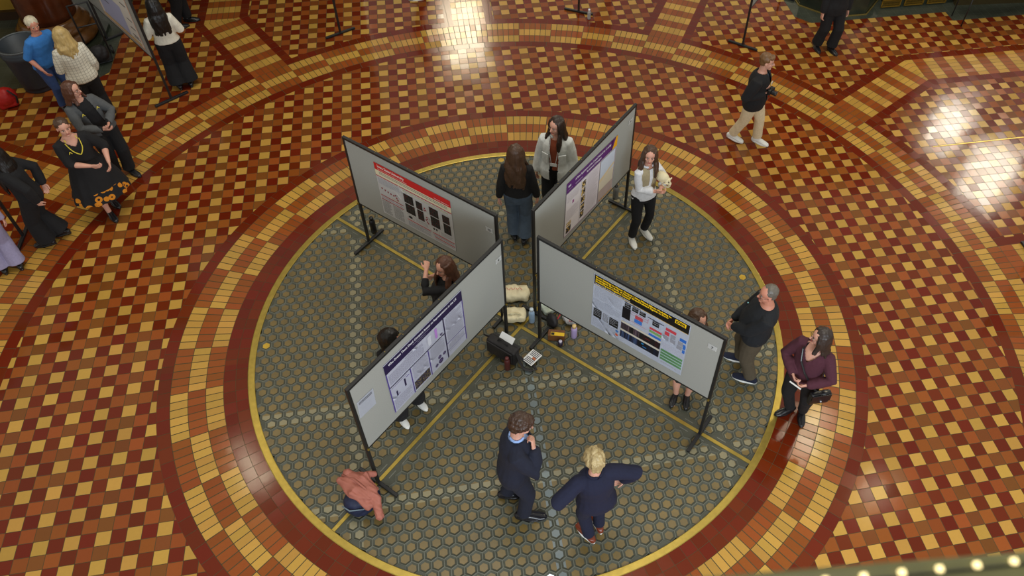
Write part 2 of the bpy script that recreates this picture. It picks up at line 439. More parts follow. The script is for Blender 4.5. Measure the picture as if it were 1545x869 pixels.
SPLIT = {'image_grid', 'figure', 'diagram', 'dark_table', 'green_bar', 'heat_map', 'bubble', 'bar_chart', 'pie', 'large_figure', 'red_rule', 'column', 'connector', 'caption_bar', 'heat_caption', 'figure_heading', 'banner', 'column_rule', 'logo_block', 'edge_line'}
class Sheet:
    "printed sheet hanging on a board: x right, y down from its top-left corner (metres)"
    def __init__(s, name, root, u, v, w, h, label, cat, group=None, tilt=0, paper=PAPER, off=.0155, curl=.004):
        s.w, s.h = w, h
        mw = Matrix.Translation(root.location) @ Matrix.Rotation(root.rotation_euler.z, 4, 'Z') @ Matrix.Translation((u, -off, v)) @ Matrix.Rotation(tilt, 4, 'Y') @ Matrix.Rotation(PI/2, 4, 'X')
        s.e = empty(name, (0, 0, 0), 0, label, cat, group); s.e.matrix_world = mw
        bm = B(); nx, ny = 12, 8; curl_ = curl
        g = [[bm.verts.new((w*i/nx, -h*j/ny, s.z(w*i/nx, h*j/ny))) for j in range(ny+1)] for i in range(nx+1)]
        for i in range(nx):
            for j in range(ny): bm.faces.new((g[i][j], g[i][j+1], g[i+1][j+1], g[i+1][j]))
        bmesh.ops.solidify(bm, geom=bm.faces[:], thickness=.0008)
        obj('paper', bm, paper, s.e)
        s.lay = {}; s.idx = 0
    def z(s, x, y): return .001
    def part(s, name, col, lvl=1):
        k = (name, col, lvl, s.idx if name in SPLIT else 0)
        if k not in s.lay: s.lay[k] = B()
        return s.lay[k]
    def rect(s, name, col, x, y, w, h, lvl=1):
        if name in SPLIT and lvl <= 2: s.idx += 1
        bm = s.part(name, col, lvl); quad(bm, [(x, -y-h, 0), (x+w, -y-h, 0), (x+w, -y, 0), (x, -y, 0)])
    def poly(s, name, col, pts, lvl=1): quad(s.part(name, col, lvl), [(x, -y, 0) for x, y in pts])
    def oval(s, name, col, x, y, rx, ry, lvl=2):
        if name in SPLIT and lvl <= 3: s.idx += 1
        quad(s.part(name, col, lvl), [(x+rx*math.cos(-k*PI/8), -y-ry*math.sin(-k*PI/8), 0) for k in range(16)][::-1])
    def lines(s, x, y, w, h, n, col=(120, 122, 132), name='text_block', lvl=2, hgt=.5):
        if name == 'text_block': col = tuple(int(c+(235-c)*.42) for c in col)
        bm = s.part(name, col, lvl); dy = h/n
        for i in range(n):
            yy = y+i*dy; xx = x; end = x+w*(rnd.uniform(.55, .95) if rnd.random() < .2 else 1)
            while xx < end-.004:
                ww = min(rnd.uniform(.008, .03), end-xx)
                quad(bm, [(xx, -yy-dy*hgt, 0), (xx+ww, -yy-dy*hgt, 0), (xx+ww, -yy, 0), (xx, -yy, 0)]); xx += ww+.004
    def mosaic(s, name, cols, x, y, w, h, nx, ny, lvl=2, streak=False):
        bm = B(); ms = [flatmat(c) for c in cols]
        for i in range(nx):
            q = rnd.randrange(len(cols))
            for j in range(ny):
                a, b_, c, d = x+w*i/nx, x+w*(i+1)/nx, -(y+h*j/ny), -(y+h*(j+1)/ny)
                f = quad(bm, [(a, d, 0), (b_, d, 0), (b_, c, 0), (a, c, 0)]); f.material_index = q if streak else (rnd.randrange(len(cols)) if rnd.random() < .75 else 0)
        o = obj(name+'_print', bm, None, s.e, mats=ms, keep=True); o.location = (0, 0, .0018+.0007*lvl)
    def text(s, name, col, t, size, x, y, align='LEFT', width=None, lvl=3, bold=.0):
        text_bm(s.part(name, col, lvl), t, size, x, -y, align, width, bold)
    def done(s):
        for (name, col, lvl, _), bm in s.lay.items():
            o = obj(name if 'lettering' in name else name+'_print', bm, flatmat(col), s.e, keep=True); o.location = (0, 0, .0018+.0007*lvl)
        return s.e
def card(root, u, v, t, label, w=.10, h=.075):
    s = Sheet('number_card', root, u, v, w, h, label, 'card', 'number cards on the boards', paper=WHITE)
    s.text('numeral', (25, 25, 28), t, h*.62, w/2, h*.72, 'CENTER', bold=.001); return s.done()

# red-headed poster on the back left board
s = Sheet('research_poster', BO[1], .465, 1.765, 1.18, .875, 'white research poster with a red top banner and black image grids', 'poster', tilt=-.0)
RED = (196, 34, 36)
s.rect('banner', RED, 0, 0, 1.18, .115); s.text('title_lettering', (240, 236, 230), 'Iowa State University', .062, .05, .062, width=.42, bold=.0008)
s.text('title_lettering', (240, 236, 230), 'Department of Genetics, Development and Cell Biology', .022, .05, .098, width=.46); s.text('symposium_lettering', (240, 236, 230), 'Research Symposium', .026, .93, .095, width=.22)
s.rect('title_strip', (222, 214, 182), 0, .115, 1.18, .085); s.lines(.06, .13, 1.06, .05, 2, (70, 66, 50), hgt=.55)
s.rect('red_rule', RED, 0, .205, .36, .012); s.rect('red_rule', RED, .37, .205, .81, .012)
s.lines(.02, .235, .34, .11, 10, (150, 152, 166))
for k, (x, y) in enumerate([(.06, .41), (.11, .42), (.155, .43), (.2, .435), (.245, .44), (.275, .42), (.29, .46), (.305, .49)]): s.oval('figure', (150, 60, 72), x, y, .012, .016)
s.lines(.2, .50, .13, .015, 1, (214, 190, 70))
for y in (.53, .60): s.rect('red_rule', (170, 26, 34), .015, y, .37, .013)
s.lines(.02, .55, .35, .04, 3, (150, 130, 150)); s.lines(.02, .625, .14, .23, 14, (90, 90, 84)); s.lines(.2, .625, .16, .23, 16, (96, 96, 92)); s.rect('figure', (176, 178, 176), .205, .63, .05, .07)
s.lines(.42, .235, .7, .03, 2, (196, 184, 110))
def grid(x, y, w, h, nx, ny):
    s.rect('image_grid', (14, 13, 15), x, y, w, h, 2)
    for i in range(1, nx): s.rect('image_grid', (86, 84, 88), x+w*i/nx-.0015, y, .003, h, 3)
    for j in range(1, ny): s.rect('image_grid', (86, 84, 88), x, y+h*j/ny-.0015, w, .003, 3)
    for i in range(nx):
        for j in range(ny):
            if rnd.random() < .5: s.oval('image_grid', (112, 44, 48), x+w*(i+.5)/nx, y+h*(j+.55)/ny, w/nx*.22, h/ny*.18, 4)
grid(.42, .29, .15, .15, 4, 3); grid(.425, .455, .15, .16, 4, 3); grid(.61, .31, .10, .13, 3, 3); grid(.615, .455, .10, .17, 3, 3)
grid(.82, .29, .14, .14, 4, 3); grid(.825, .445, .14, .17, 4, 3); grid(1.02, .31, .11, .13, 3, 3); grid(1.025, .455, .11, .17, 3, 3)
for x, y in [(.745, .37), (.76, .40), (.735, .41), (.76, .52), (.765, .55), (.745, .57), (.76, .60), (.775, .62)]: s.oval('figure', (160, 60, 66), x, y, .012, .012)
s.rect('figure', (190, 190, 188), .43, .63, .11, .08, 1); s.oval('figure', (30, 30, 32), .48, .68, .03, .022, 3); s.rect('figure', (196, 196, 194), .83, .63, .11, .09, 1); s.oval('figure', (40, 40, 42), .86, .66, .014, .02, 3); s.oval('figure', (40, 40, 42), .90, .66, .014, .02, 3)
s.lines(.56, .65, .2, .06, 5, (170, 170, 174)); s.lines(.97, .65, .18, .06, 5, (170, 170, 174))
s.rect('red_rule', RED, .42, .735, .38, .012); s.rect('red_rule', RED, .83, .735, .34, .012); s.rect('red_rule', RED, .85, .80, .32, .012)
s.lines(.43, .76, .36, .09, 8, (140, 142, 156)); s.lines(.84, .755, .32, .035, 3, (140, 142, 156)); s.lines(.86, .82, .30, .035, 3, (150, 150, 160)); s.done()

# purple and gold poster
s = Sheet('research_poster', BO[2], .67, 1.785, 1.18, .90, 'white research poster with a purple title band and gold corner', 'poster', tilt=.055, paper=mat('poster_paper_lilac', srgb(224, 216, 222), .4, 0, .03, 5))
PUR = (88, 34, 112); GOLD = (240, 172, 24)
s.rect('banner', PUR, 0, 0, 1.07, .165); s.poly('banner', PUR, [(1.03, 0), (1.03, .165), (1.06, .165), (1.14, 0)], 1); s.poly('corner_wedge', GOLD, [(1.14, 0), (1.06, .165), (1.18, .165), (1.18, 0)], 2)
s.rect('logo_block', (200, 196, 210), .035, .05, .06, .03, 3); s.text('title_lettering', (232, 226, 238), 'University of Northern Iowa', .016, .02, .125, width=.11)
s.text('title_lettering', (240, 236, 244), 'A New Application of the Cranial Method for Creating', .05, .19, .065, width=.83, bold=.0008); s.text('title_lettering', (240, 236, 244), 'Restored Changes', .046, .45, .125, width=.34, bold=.0008)
s.lines(.2, .12, .16, .02, 1, (190, 176, 206))
s.rect('column', (232, 226, 230), .01, .18, .325, .70); s.rect('column', (228, 222, 228), .345, .18, .12, .70, 1); s.rect('column', (226, 218, 224), .475, .18, .30, .70)
s.lines(.03, .20, .28, .14, 13, (176, 164, 178)); s.lines(.03, .46, .28, .19, 16, (176, 164, 178)); s.lines(.50, .20, .25, .66, 52, (172, 160, 172))
s.poly('figure', (236, 232, 240), [(.12, .34), (.14, .44), (.20, .44), (.22, .32)], 2); s.rect('figure', (168, 96, 150), .15, .36, .04, .05, 3)
def photo(x, y, w, h, cols):
    s.mosaic('photograph', cols, x, y, w, h, 6, 6)
for k in range(5): photo(.36, .22+k*.125, .09, .11, [(30, 26, 32), (198, 180, 150), (120, 96, 70), (226, 190, 90), (12, 12, 14)])
photo(.04, .68, .11, .07, [(206, 178, 120), (232, 214, 178), (120, 90, 60)]); photo(.04, .76, .11, .10, [(20, 18, 22), (204, 160, 60), (60, 50, 60)])
s.rect('large_figure', (206, 216, 232), .80, .19, .35, .30, 2); s.rect('large_figure', (222, 212, 190), .80, .49, .35, .22, 2); s.rect('large_figure', (190, 170, 164), .80, .70, .36, .17, 2); s.poly('large_figure', (226, 206, 168), [(.80, .50), (.80, .56), (1.15, .44), (1.15, .40)], 3)
s.rect('edge_line', (150, 80, 140), 0, .885, .84, .008, 2); s.rect('edge_line', GOLD, .84, .882, .34, .014, 2); s.done()

# dark navy poster
s = Sheet('research_poster', BO[3], .43, 1.775, 1.165, .87, 'white research poster with a dark navy title bar and indigo column rules', 'poster', paper=mat('poster_paper_cool', srgb(232, 234, 248), .38, 0, .02, 5))
NV = (34, 22, 66); IND = (78, 58, 140)
s.rect('banner', NV, 0, .012, 1.165, .155); s.text('title_lettering', (240, 240, 248), 'Who Draws Them Dead: Compact Access to Representation in the US', .048, .06, .075, width=1.02, bold=.0012)
s.text('title_lettering', (190, 186, 210), 'Presented by the Department of Political Science', .018, .40, .112, width=.26); s.text('title_lettering', (190, 186, 210), 'Faculty Mentor', .015, .47, .14, width=.12)
s.rect('column_rule', IND, 0, .167, .014, .70); s.rect('column_rule', IND, 1.151, .167, .014, .70); s.rect('column_rule', NV, .012, .405, .835, .016); s.rect('column_rule', IND, .30, .41, .014, .46); s.rect('column_rule', IND, .572, .41, .014, .46); s.rect('column_rule', NV, .842, .167, .018, .70)
s.rect('column_rule', IND, .86, .62, .29, .010); s.rect('column_rule', IND, .86, .745, .29, .006)
s.text('heading', (60, 52, 90), 'Introduction', .026, .27, .20, width=.12); s.lines(.03, .215, .50, .17, 12, (128, 126, 160))
s.rect('figure', (206, 208, 220), .60, .215, .05, .15, 2); s.rect('figure', (180, 130, 206), .71, .20, .035, .16, 2); s.rect('figure', (60, 40, 90), .78, .355, .035, .022, 2)
s.text('heading', (60, 52, 90), 'Key Questions', .018, .90, .195, width=.14); s.lines(.88, .21, .25, .20, 22, (150, 150, 178)); s.lines(.88, .42, .25, .19, 20, (150, 150, 178)); s.text('heading', (60, 52, 90), 'Conclusion', .018, .93, .655, width=.12); s.lines(.88, .665, .25, .07, 8, (150, 150, 178)); s.lines(.88, .765, .24, .03, 3, (170, 170, 196))
s.lines(.03, .44, .22, .02, 2, (120, 110, 160)); s.rect('bar_chart', NV, .20, .48, .022, .13, 2); s.rect('bar_chart', (110, 90, 170), .232, .475, .05, .012, 2); s.rect('bar_chart', NV, .075, .55, .022, .085, 2); s.rect('bar_chart', (120, 100, 140), .105, .615, .02, .012, 2)
s.lines(.03, .67, .25, .18, 15, (150, 150, 178)); s.text('heading', (60, 52, 90), 'Research Methods', .018, .35, .445, width=.18); s.lines(.335, .455, .22, .21, 20, (150, 150, 178))
s.mosaic('photograph', [(28, 24, 40), (40, 34, 50), (120, 108, 70), (70, 60, 110), (150, 132, 84), (60, 52, 80), (34, 38, 34)], .325, .70, .235, .145, 26, 14)
s.text('heading', (60, 52, 90), 'Literature Review', .018, .62, .445, width=.18); s.lines(.61, .455, .21, .20, 20, (150, 150, 178))
for x, y, rx, ry in ((.665, .80, .024, .026), (.725, .705, .026, .028), (.80, .715, .024, .026), (.735, .785, .036, .040)): s.oval('bubble', (52, 36, 84), x, y, rx, ry, 2); s.lines(x-rx*.6, y-.01, rx*1.2, .02, 2, (150, 140, 180), 'bubble', 3)
s.done()
# flyer beside it (its square code is left out)
s = Sheet('flyer', BO[3], .045, 1.625, .215, .265, 'white flyer with a line of print at the left end of the front left board', 'flyer', paper=mat('flyer_paper', srgb(222, 226, 236), .5, 0, .02), tilt=.06)
s.lines(.02, .025, .17, .04, 2, (70, 72, 86), 'printed_line'); s.done()

# black and yellow headed poster
s = Sheet('research_poster', BO[4], .745, 1.838, 1.18, .91, 'white research poster with a black banner, yellow title and green and blue diagrams', 'poster', paper=mat('poster_paper_blue', srgb(230, 236, 250), .36, 0, .02, 5))
BK = (14, 13, 14); YE = (250, 206, 30)
s.rect('banner', BK, .01, .01, 1.16, .15); s.rect('banner_line', (220, 180, 60), .01, .16, 1.16, .006, 2)
for i, (t, w) in enumerate((('From Settings to Motor Output: Using Mixed-Effects Modeling to', .93), ('Investigate the Role of Neural Event-Related Signals in Error', .90), ('Monitoring and Cognitive Control', .43))):
    s.text('title_lettering', YE, t, .036, .025, .048+i*.036, width=w, bold=.0018)
s.text('byline', (226, 228, 236), 'Research Team, Psychological and Brain Sciences', .022, .025, .152, width=.44, bold=.0006)
s.rect('logo_block', YE, 1.00, .025, .13, .06, 2); s.text('logo_text', BK, 'IOWA', .055, 1.012, .075, width=.106, bold=.003)
s.lines(.02, .185, .35, .20, 15, (158, 166, 190)); s.text('heading', (60, 64, 84), 'Research Aims', .016, .16, .40, width=.08); s.lines(.02, .41, .35, .13, 10, (150, 158, 184)); s.lines(.02, .75, .35, .13, 9, (158, 166, 190))
def slab(x, y, w, h, col, n_=3, name='dark_table'):
    s.rect(name, col, x, y, w, h, 2); s.lines(x+.008, y+h*.12, w-.016, h*.76, n_, (170, 174, 184), name, 3, .25)
slab(.025, .57, .105, .15, BK, 4); slab(.235, .585, .115, .14, BK, 4)
s.lines(.15, .58, .07, .14, 6, (60, 60, 72), hgt=.6)
s.rect('diagram', (14, 12, 22), .385, .275, .10, .19, 2); slab(.405, .20, .075, .07, (16, 14, 18), 2); slab(.50, .20, .075, .07, (16, 14, 18), 2); slab(.59, .20, .075, .07, (16, 14, 18), 2); slab(.755, .24, .08, .08, (16, 14, 18), 2)
s.rect('figure_heading', (60, 64, 80), .40, .18, .20, .012, 3); s.rect('figure_heading', (60, 64, 80), .69, .225, .20, .012, 3)
s.rect('diagram', (188, 74, 84), .545, .31, .095, .06, 2); s.rect('diagram', (58, 116, 200), .54, .375, .095, .06, 2)
for q in (.29, .33, .45): s.rect('connector', (206, 110, 130), .48, q, .22, .004, 2)
s.rect('connector', (206, 110, 130), .70, .26, .004, .08, 2)
for (y, c_) in ((.37, (196, 62, 74)), (.42, (120, 166, 92)), (.48, (44, 110, 200))): s.rect('diagram', c_, .73, y, .15, .035, 2)
s.mosaic('heat_map', [(24, 20, 26), (54, 44, 50), (96, 78, 84), (70, 56, 70)], .385, .555, .24, .11, 34, 1, 2, True); s.mosaic('heat_map', [(24, 20, 26), (28, 20, 24), (44, 18, 24)], .625, .555, .26, .11, 12, 1, 2, True); s.mosaic('heat_map', [(14, 18, 34), (46, 60, 100), (60, 82, 120), (24, 30, 56)], .385, .70, .24, .115, 34, 1, 2, True); s.mosaic('heat_map', [(14, 18, 34), (12, 14, 26), (16, 28, 52)], .625, .70, .26, .115, 12, 1, 2, True); s.rect('heat_caption', (212, 204, 186), .385, .52, .50, .03, 2); s.rect('heat_caption', (212, 204, 186), .385, .668, .50, .028, 2)
s.rect('heat_map', (30, 140, 200), .66, .72, .03, .02, 3); s.rect('heat_map', (30, 120, 190), .68, .77, .05, .012, 3); s.rect('heat_map', (120, 30, 34), .70, .60, .06, .012, 3)
s.oval('pie', (60, 120, 190), .345, .765, .02, .02, 3); s.oval('pie', (206, 90, 60), .345, .83, .02, .02, 3)
for x, y, w, h, c_ in ((.915, .235, .125, .045, (196, 62, 74)), (.91, .30, .055, .06, (196, 62, 74)), (1.09, .28, .075, .05, (40, 106, 196)), (.985, .305, .055, .06, (146, 148, 160)), (.905, .375, .06, .06, (146, 148, 160)), (.985, .38, .06, .06, (146, 148, 160)), (1.075, .345, .06, .06, (146, 148, 160)), (1.145-.01, .36, .03, .02, (40, 106, 196)), (1.07, .42, .06, .06, (146, 148, 160)), (1.14, .38, .03, .06, (40, 106, 196)), (1.14, .455, .03, .055, (40, 106, 196))): s.rect('diagram', c_, x, y, w, h, 2)
s.lines(.91, .50, .25, .10, 6, (176, 178, 204)); s.lines(1.0, .64, .1, .012, 1, (60, 64, 84))
for k in range(4): s.rect('green_bar', (96, 152, 98), .90+.001*k, .625+k*.05, .265, .036, 2); s.lines(.915, .634+k*.05, .235, .018, 2, (66, 116, 72), 'green_bar', 3)
s.lines(.92, .84, .2, .03, 2, (150, 154, 176)); s.done()
card(BO[1], 2.15, 1.66, '12', 'white card numbered 12 at the right end of the back left board')
card(BO[2], 2.12, 1.76, '9', 'white number card at the far end of the back right board')
card(BO[3], 2.17, 1.70, '6', 'white card numbered 6 at the inner end of the front left board')
card(BO[4], 2.14, 1.72, '7', 'white card numbered 7 at the right end of the front right board')

# boards standing in the outer circle, radial
def outer_board(x, y, deg, label, L=2.30):
    if deg == 49.5: L = 1.95
    a = math.radians(deg); d = Vector((math.cos(a), math.sin(a))); p = Vector((x, y))
    return board(p, p+d*L, label, 'poster stands around the outer circle', knobs=False)
ob = {132.6: outer_board(-4.95, 5.40, 125, 'grey felt poster board at the top left with an orange-edged poster'),
      108.4: outer_board(-2.30, 6.92, 117, 'black poster stand near the top edge, left of the bright floor reflection'),
      73.7: outer_board(2.05, 7.02, 61, 'black poster stand at the top edge with a clear water bottle at its foot'),
      49.3: outer_board(4.78, 5.53, 49.5, 'black poster stand at the upper right behind the man with a camera'),
      158.2: outer_board(-6.49, 2.60, 179, 'black poster stand at the left edge beside the lavender trousers')}
outer_board(7.24, .03, 0, 'black stand foot poking in at the right edge of the tiled floor')
s = Sheet('research_poster', ob[132.6], .0, 0, 1, 1, 'white poster with orange edge and lilac panel on the top left board', 'poster')
# re-hang: seen from the side of the board facing the camera
bpy.data.objects.remove(s.e.children[0]); s.e.matrix_world = Matrix.Translation(ob[132.6].location) @ Matrix.Rotation(ob[132.6].rotation_euler.z, 4, 'Z') @ Matrix.Translation((1.60, .0155, 1.78)) @ Matrix.Rotation(PI, 4, 'Z') @ Matrix.Rotation(PI/2, 4, 'X')
bm = B(); box(bm, (.70, -.46, 0), (1.4, .92, .001)); obj('paper', bm, PAPER, s.e)
s.rect('border', (222, 150, 90), 0, 0, 1.4, .92, 0); s.rect('page', (226, 222, 214), .02, .02, 1.36, .88, 1); s.poly('side_panel', (178, 182, 214), [(.1, .30), (1.0, .34), (1.0, .86), (.1, .86)], 2)
s.rect('bottom_band', (206, 178, 120), .03, .84, 1.3, .05, 2)
for k, (x, y, w) in enumerate([(1.15, .45, .17), (1.15, .60, .17), (1.12, .74, .2), (1.14, .78, .2), (.9, .10, .3), (1.1, .2, .2), (.3, .1, .4), (.2, .5, .3)]): s.rect('caption_bar', (60, 44, 52), x, y, w, .02, 3)
s.done()
card(ob[49.3], .03, 1.02, '', 'small white card low on the upper right stand', .09, .12)

# ------------------------------------------------------------------ people
def ik(a, t, l1, l2, pole):
    a = Vector(a); t = Vector(t); d = t-a; L = d.length
    if L > (l1+l2)*.995: t = a+d*((l1+l2)*.995/L); d = t-a; L = d.length
    L = max(L, abs(l1-l2)+.02); x = d.normalized()
    q = (l1*l1-l2*l2+L*L)/(2*L); h = math.sqrt(max(0, l1*l1-q*q))
    p = Vector(pole); p = p-x*p.dot(x)
    if p.length < 1e-3: p = Vector((0, 0, -1))-x*x.z*-1
    return a+x*q+p.normalized()*h, t
def rot_to(fwd, up=(0, 0, 1)):
    y = Vector(fwd).normalized(); x = y.cross(Vector(up)).normalized(); z = x.cross(y)
    return Matrix((x, y, z)).transposed()
SECT = [(.78, .15, .095), (.86, .170, .110), (.93, .170, .118), (1.02, .148, .108), (1.10, .140, .104), (1.20, .150, .110), (1.28, .156, .112), (1.34, .150, .100), (1.385, .118, .082), (1.42, .082, .064), (1.455, .060, .054)]
def hand(bm, wrist, dirn, palm, curl=.35, side=1, sc=1.0):
    "palm, four fingers and a thumb; palm = normal pointing out of the palm side"
    d = Vector(dirn).normalized(); pn = Vector(palm); pn = (pn-d*pn.dot(d)).normalized(); ac = d.cross(pn)*side
    w = Vector(wrist)
    tube(bm, [w-d*.02, w+d*.02*sc, w+d*.055*sc, w+d*.088*sc], [(.024*sc, .018*sc), (.030*sc, .017*sc), (.038*sc, .0155*sc), (.036*sc, .012*sc)], 10, axis=ac, cap=.4)
    for i, (off, L, r) in enumerate(((.030, .072, .0085), (.0105, .080, .0088), (-.0095, .074, .0084), (-.029, .060, .0074))):
        p = w+d*.083*sc+ac*off*sc; pts = [p]; a = 0; q = d+ac*(off*1.3)
        q.normalize()
        for k in (.42, .32, .26):
            a += curl*(.95 if k > .4 else 1.1); v = q*math.cos(a)+pn*math.sin(a); p = p+v*L*k*sc; pts.append(p)
        tube(bm, pts, [r*sc*1.05, r*sc, r*sc*.92, r*sc*.78], 8, axis=ac, cap=.9)
    p = w+d*.025*sc+ac*.024*sc; v1 = (d*.6+ac*.8+pn*.25*(.5+curl)).normalized(); v2 = (d*.95+ac*.25+pn*(.3+curl*.5)).normalized()
    tube(bm, [p, p+v1*.032*sc, p+v1*.032*sc+v2*.030*sc, p+v1*.032*sc+v2*.054*sc], [.0125*sc, .011*sc, .0098*sc, .0078*sc], 8, axis=pn, cap=.9)
PEOPLE = {}
def person(key, pos, face, label, H=1.68, build=1.0, feet=((-.1, 0, 0), (.1, 0, 0)), sc=(0, 0), twist=0, head=(0, 0, 0), hands=None, elbow=None,
           curl=(.35, .35), palm=(None, None), top=None, pants=None, shoes=None, hair=None, skin=SKIN, jacket=None, skirt=None, extra=None, hipy=0, glasses=False, man=False, vox=.0052):
    """local frame: +y is where the person faces, +x their right. feet=(x,y,yaw) left,right. head=(yaw,pitch,forward)
    hands=((x,y,z) left,right) wrist targets"""
    S = H/1.70
    root = empty('person', (pos[0], pos[1], 0), math.radians(face)-PI/2, label, 'person'); root.scale = (S, S, S)
    tw = math.radians(twist)
    def spine(z):
        t = (z-.93)/.47; t = max(-.35, min(1.15, t)); return Vector((sc[0]*t, hipy*(1-max(0, min(1, t)))+sc[1]*t, z))
    def ax(z): t = max(0, min(1, (z-.93)/.45)); return Vector((math.cos(tw*t), math.sin(tw*t), 0))
    A = ax(1.4); Fw = Vector((-A.y, A.x, 0)); scv = spine(1.40)
    shw = (.172 if man else .150)*build**.5; sh = [scv+A*-shw+Vector((0, 0, -.045)), scv+A*shw+Vector((0, 0, -.045))]
    hands = hands or ((-.24, .04, .80), (.24, .04, .80))
    elb = []; wr = []
    for i in (0, 1):
        sd = (-1, 1)[i]; pole = (elbow[i] if elbow and elbow[i] else (sd*.35, -.8, -.3))
        e, w_ = ik(sh[i], hands[i], .285, .255, pole); elb.append(e); wr.append(w_)
    hip = [Vector((-.09*build**.3, hipy, .89)), Vector((.09*build**.3, hipy, .89))]; knee = []; ank = []
    for i in (0, 1):
        fx, fy, yaw = feet[i][:3]; fz = feet[i][3] if len(feet[i]) > 3 else 0; yr = math.radians(yaw); fd = Vector((-math.sin(yr), math.cos(yr), 0))
        k, a_ = ik(hip[i], (fx, fy, .085+fz), .42, .405, fd+Vector((0, 0, .05))); knee.append(k); ank.append(a_)
    nb = spine(1.455); hd = math.radians(head[0])+tw*.0
    hc = nb+Fw*(head[2]+.015)+Vector((0, 0, .155))
    HR = Matrix.Rotation(hd, 3, 'Z') @ Matrix.Rotation(-math.radians(head[1]), 3, 'X')
    hp = lambda x, y, z: hc+HR @ Vector((x, y, z))
    def torso(bm, infl, z0=0, z1=9, extra_=0, flare=0, belly=0):
        pts, rad = [], []; a_last = None
        for z, rx, ry in SECT:
            if z < z0-.001 or z > z1+.001: continue
            k = max(0, (1.05-z)/.25)*flare; bz = belly*math.exp(-((z-1.08)/.14)**2)
            c = spine(z)+Vector((0, bz*.6, 0)); rr = build
            pts.append(c); rad.append((rx*rr+infl+k, ry*rr**1.2+infl+k+bz*.7))
        # build rings explicitly with twist
        n = 20; rings = []
        pts = [pts[0]-Vector((0, 0, .02))]+pts+[pts[-1]+Vector((0, 0, .015))]; rad = [(rad[0][0]*.8, rad[0][1]*.8)]+rad+[(rad[-1][0]*.8, rad[-1][1]*.8)]
        for p, r in zip(pts, rad):
            a = ax(p.z); b = Vector((-a.y, a.x, 0))
            rings.append([bm.verts.new(p+a*(math.cos(2*PI*k/n)*r[0])+b*(math.sin(2*PI*k/n)*r[1])) for k in range(n)])
        for Q, R_ in zip(rings, rings[1:]):
            for k in range(n): bm.faces.new((Q[k], Q[(k+1) % n], R_[(k+1) % n], R_[k]))
        bm.faces.new(rings[0][::-1]); bm.faces.new(rings[-1])
    bb = build
    # ---- body, one continuous surface
    bm = B(); torso(bm, 0)
    for i in (0, 1):
        e, w_ = elb[i], wr[i]; s_ = sh[i]; inn = s_*.5+scv*.5+Vector((0, 0, -.005))
        tube(bm, [inn, s_, s_.lerp(e, .4), e, e.lerp(w_, .35), w_], [.048*bb, .049*bb, .043*bb, .035*bb, .036*bb, .024], 12)
        fd = (w_-e).normalized(); pn = palm[i] or (Vector((1, 0, 0)) if i == 0 else Vector((-1, 0, 0)))
        hand(bm, w_, fd, pn, curl[i], side=1 if i == 0 else -1, sc=.95 if H < 1.72 else 1.02)
        k, a_ = knee[i], ank[i]; h = hip[i]
        tube(bm, [h+Vector((0, 0, .02)), h.lerp(k, .35), k, k.lerp(a_, .3), k.lerp(a_, .75), a_], [.088*bb, .078*bb, .052*bb, .053*bb, .037, .034], 12)
        yr = math.radians(feet[i][2]); fdv = Vector((-math.sin(yr), math.cos(yr), 0)); g = Vector((a_.x, a_.y, a_.z-.085))
        tube(bm, [a_, g-fdv*.03+Vector((0, 0, .04))], [.034, .034], 10); tube(bm, [g-fdv*.035+Vector((0, 0, .035)), g+fdv*.07+Vector((0, 0, .035)), g+fdv*.15+Vector((0, 0, .02))], [.030, (.036, .030), (.040, .016)], 10, axis=fdv.cross(Vector((0, 0, 1))))
    tube(bm, [nb-Vector((0, 0, .05)), nb+Vector((0, 0, .02)), hp(0, -.01, -.05)], [.062*bb**.5, .054*bb**.5, .052], 12)
    ball(bm, hp(0, -.012, .03), (.075, .094, .087), HR, 24); ball(bm, hp(0, .020, -.032), (.059*bb**.4, .068, .080), HR, 20)
    ball(bm, hp(0, .062, -.096), (.026, .024, .02), HR, 12); tube(bm, [hp(0, .076, .020), hp(0, .094, -.008), hp(0, .104, -.022)], [.009, .012, .013], 8)
    ball(bm, hp(0, .091, -.026), (.017, .012, .009), HR, 10)
    for sd in (-1, 1): ball(bm, hp(sd*.076, -.004, -.008), (.009, .019, .030), HR, 10); ball(bm, hp(sd*.042, .052, -.022), (.018, .02, .02), HR, 10)
    body = obj('body', bake(bm, vox, 2), skin, root, True)
    # ---- face
    for sd in (-1, 1):
        bm = B(); ball(bm, hp(sd*.029, .0725, .006), (.0125, .008, .0058), HR, 10); e = obj('eye', bm, M_EYEW, root, True)
        bm = B(); ball(bm, hp(sd*.029, .0785, .006), (.0078, .0036, .0058), HR, 8); obj('iris', bm, M_IRIS, e, True)
        bm = B(); tube(bm, [hp(sd*.013, .083, .024), hp(sd*.029, .083, .029), hp(sd*.045, .072, .024)], [.0028, .0036, .0022], 6); obj('eyebrow', bm, hair['m'] if hair else M_IRIS, root)
    bm = B(); tube(bm, [hp(-.023, .078, -.060), hp(-.008, .088, -.057), hp(.008, .088, -.057), hp(.023, .078, -.060)], [.003, .0062, .0062, .003], 8); obj('mouth', bm, M_LIP, root, True)
    if glasses:
        bm = B()
        for sd in (-1, 1):
            c = hp(sd*.031, .092, .004)
            pts = [c+HR @ Vector((.026*math.cos(k*PI/6), 0, .019*math.sin(k*PI/6))) for k in range(13)]
            tube(bm, pts, [.0022]*13, 5, cap=0); tube(bm, [hp(sd*.057, .09, .008), hp(sd*.078, .03, .010), hp(sd*.08, -.01, .005)], [.002]*3, 5)
        tube(bm, [hp(-.006, .096, .008), hp(.006, .096, .008)], [.002]*2, 5); obj('glasses', bm, BLACKM, root)
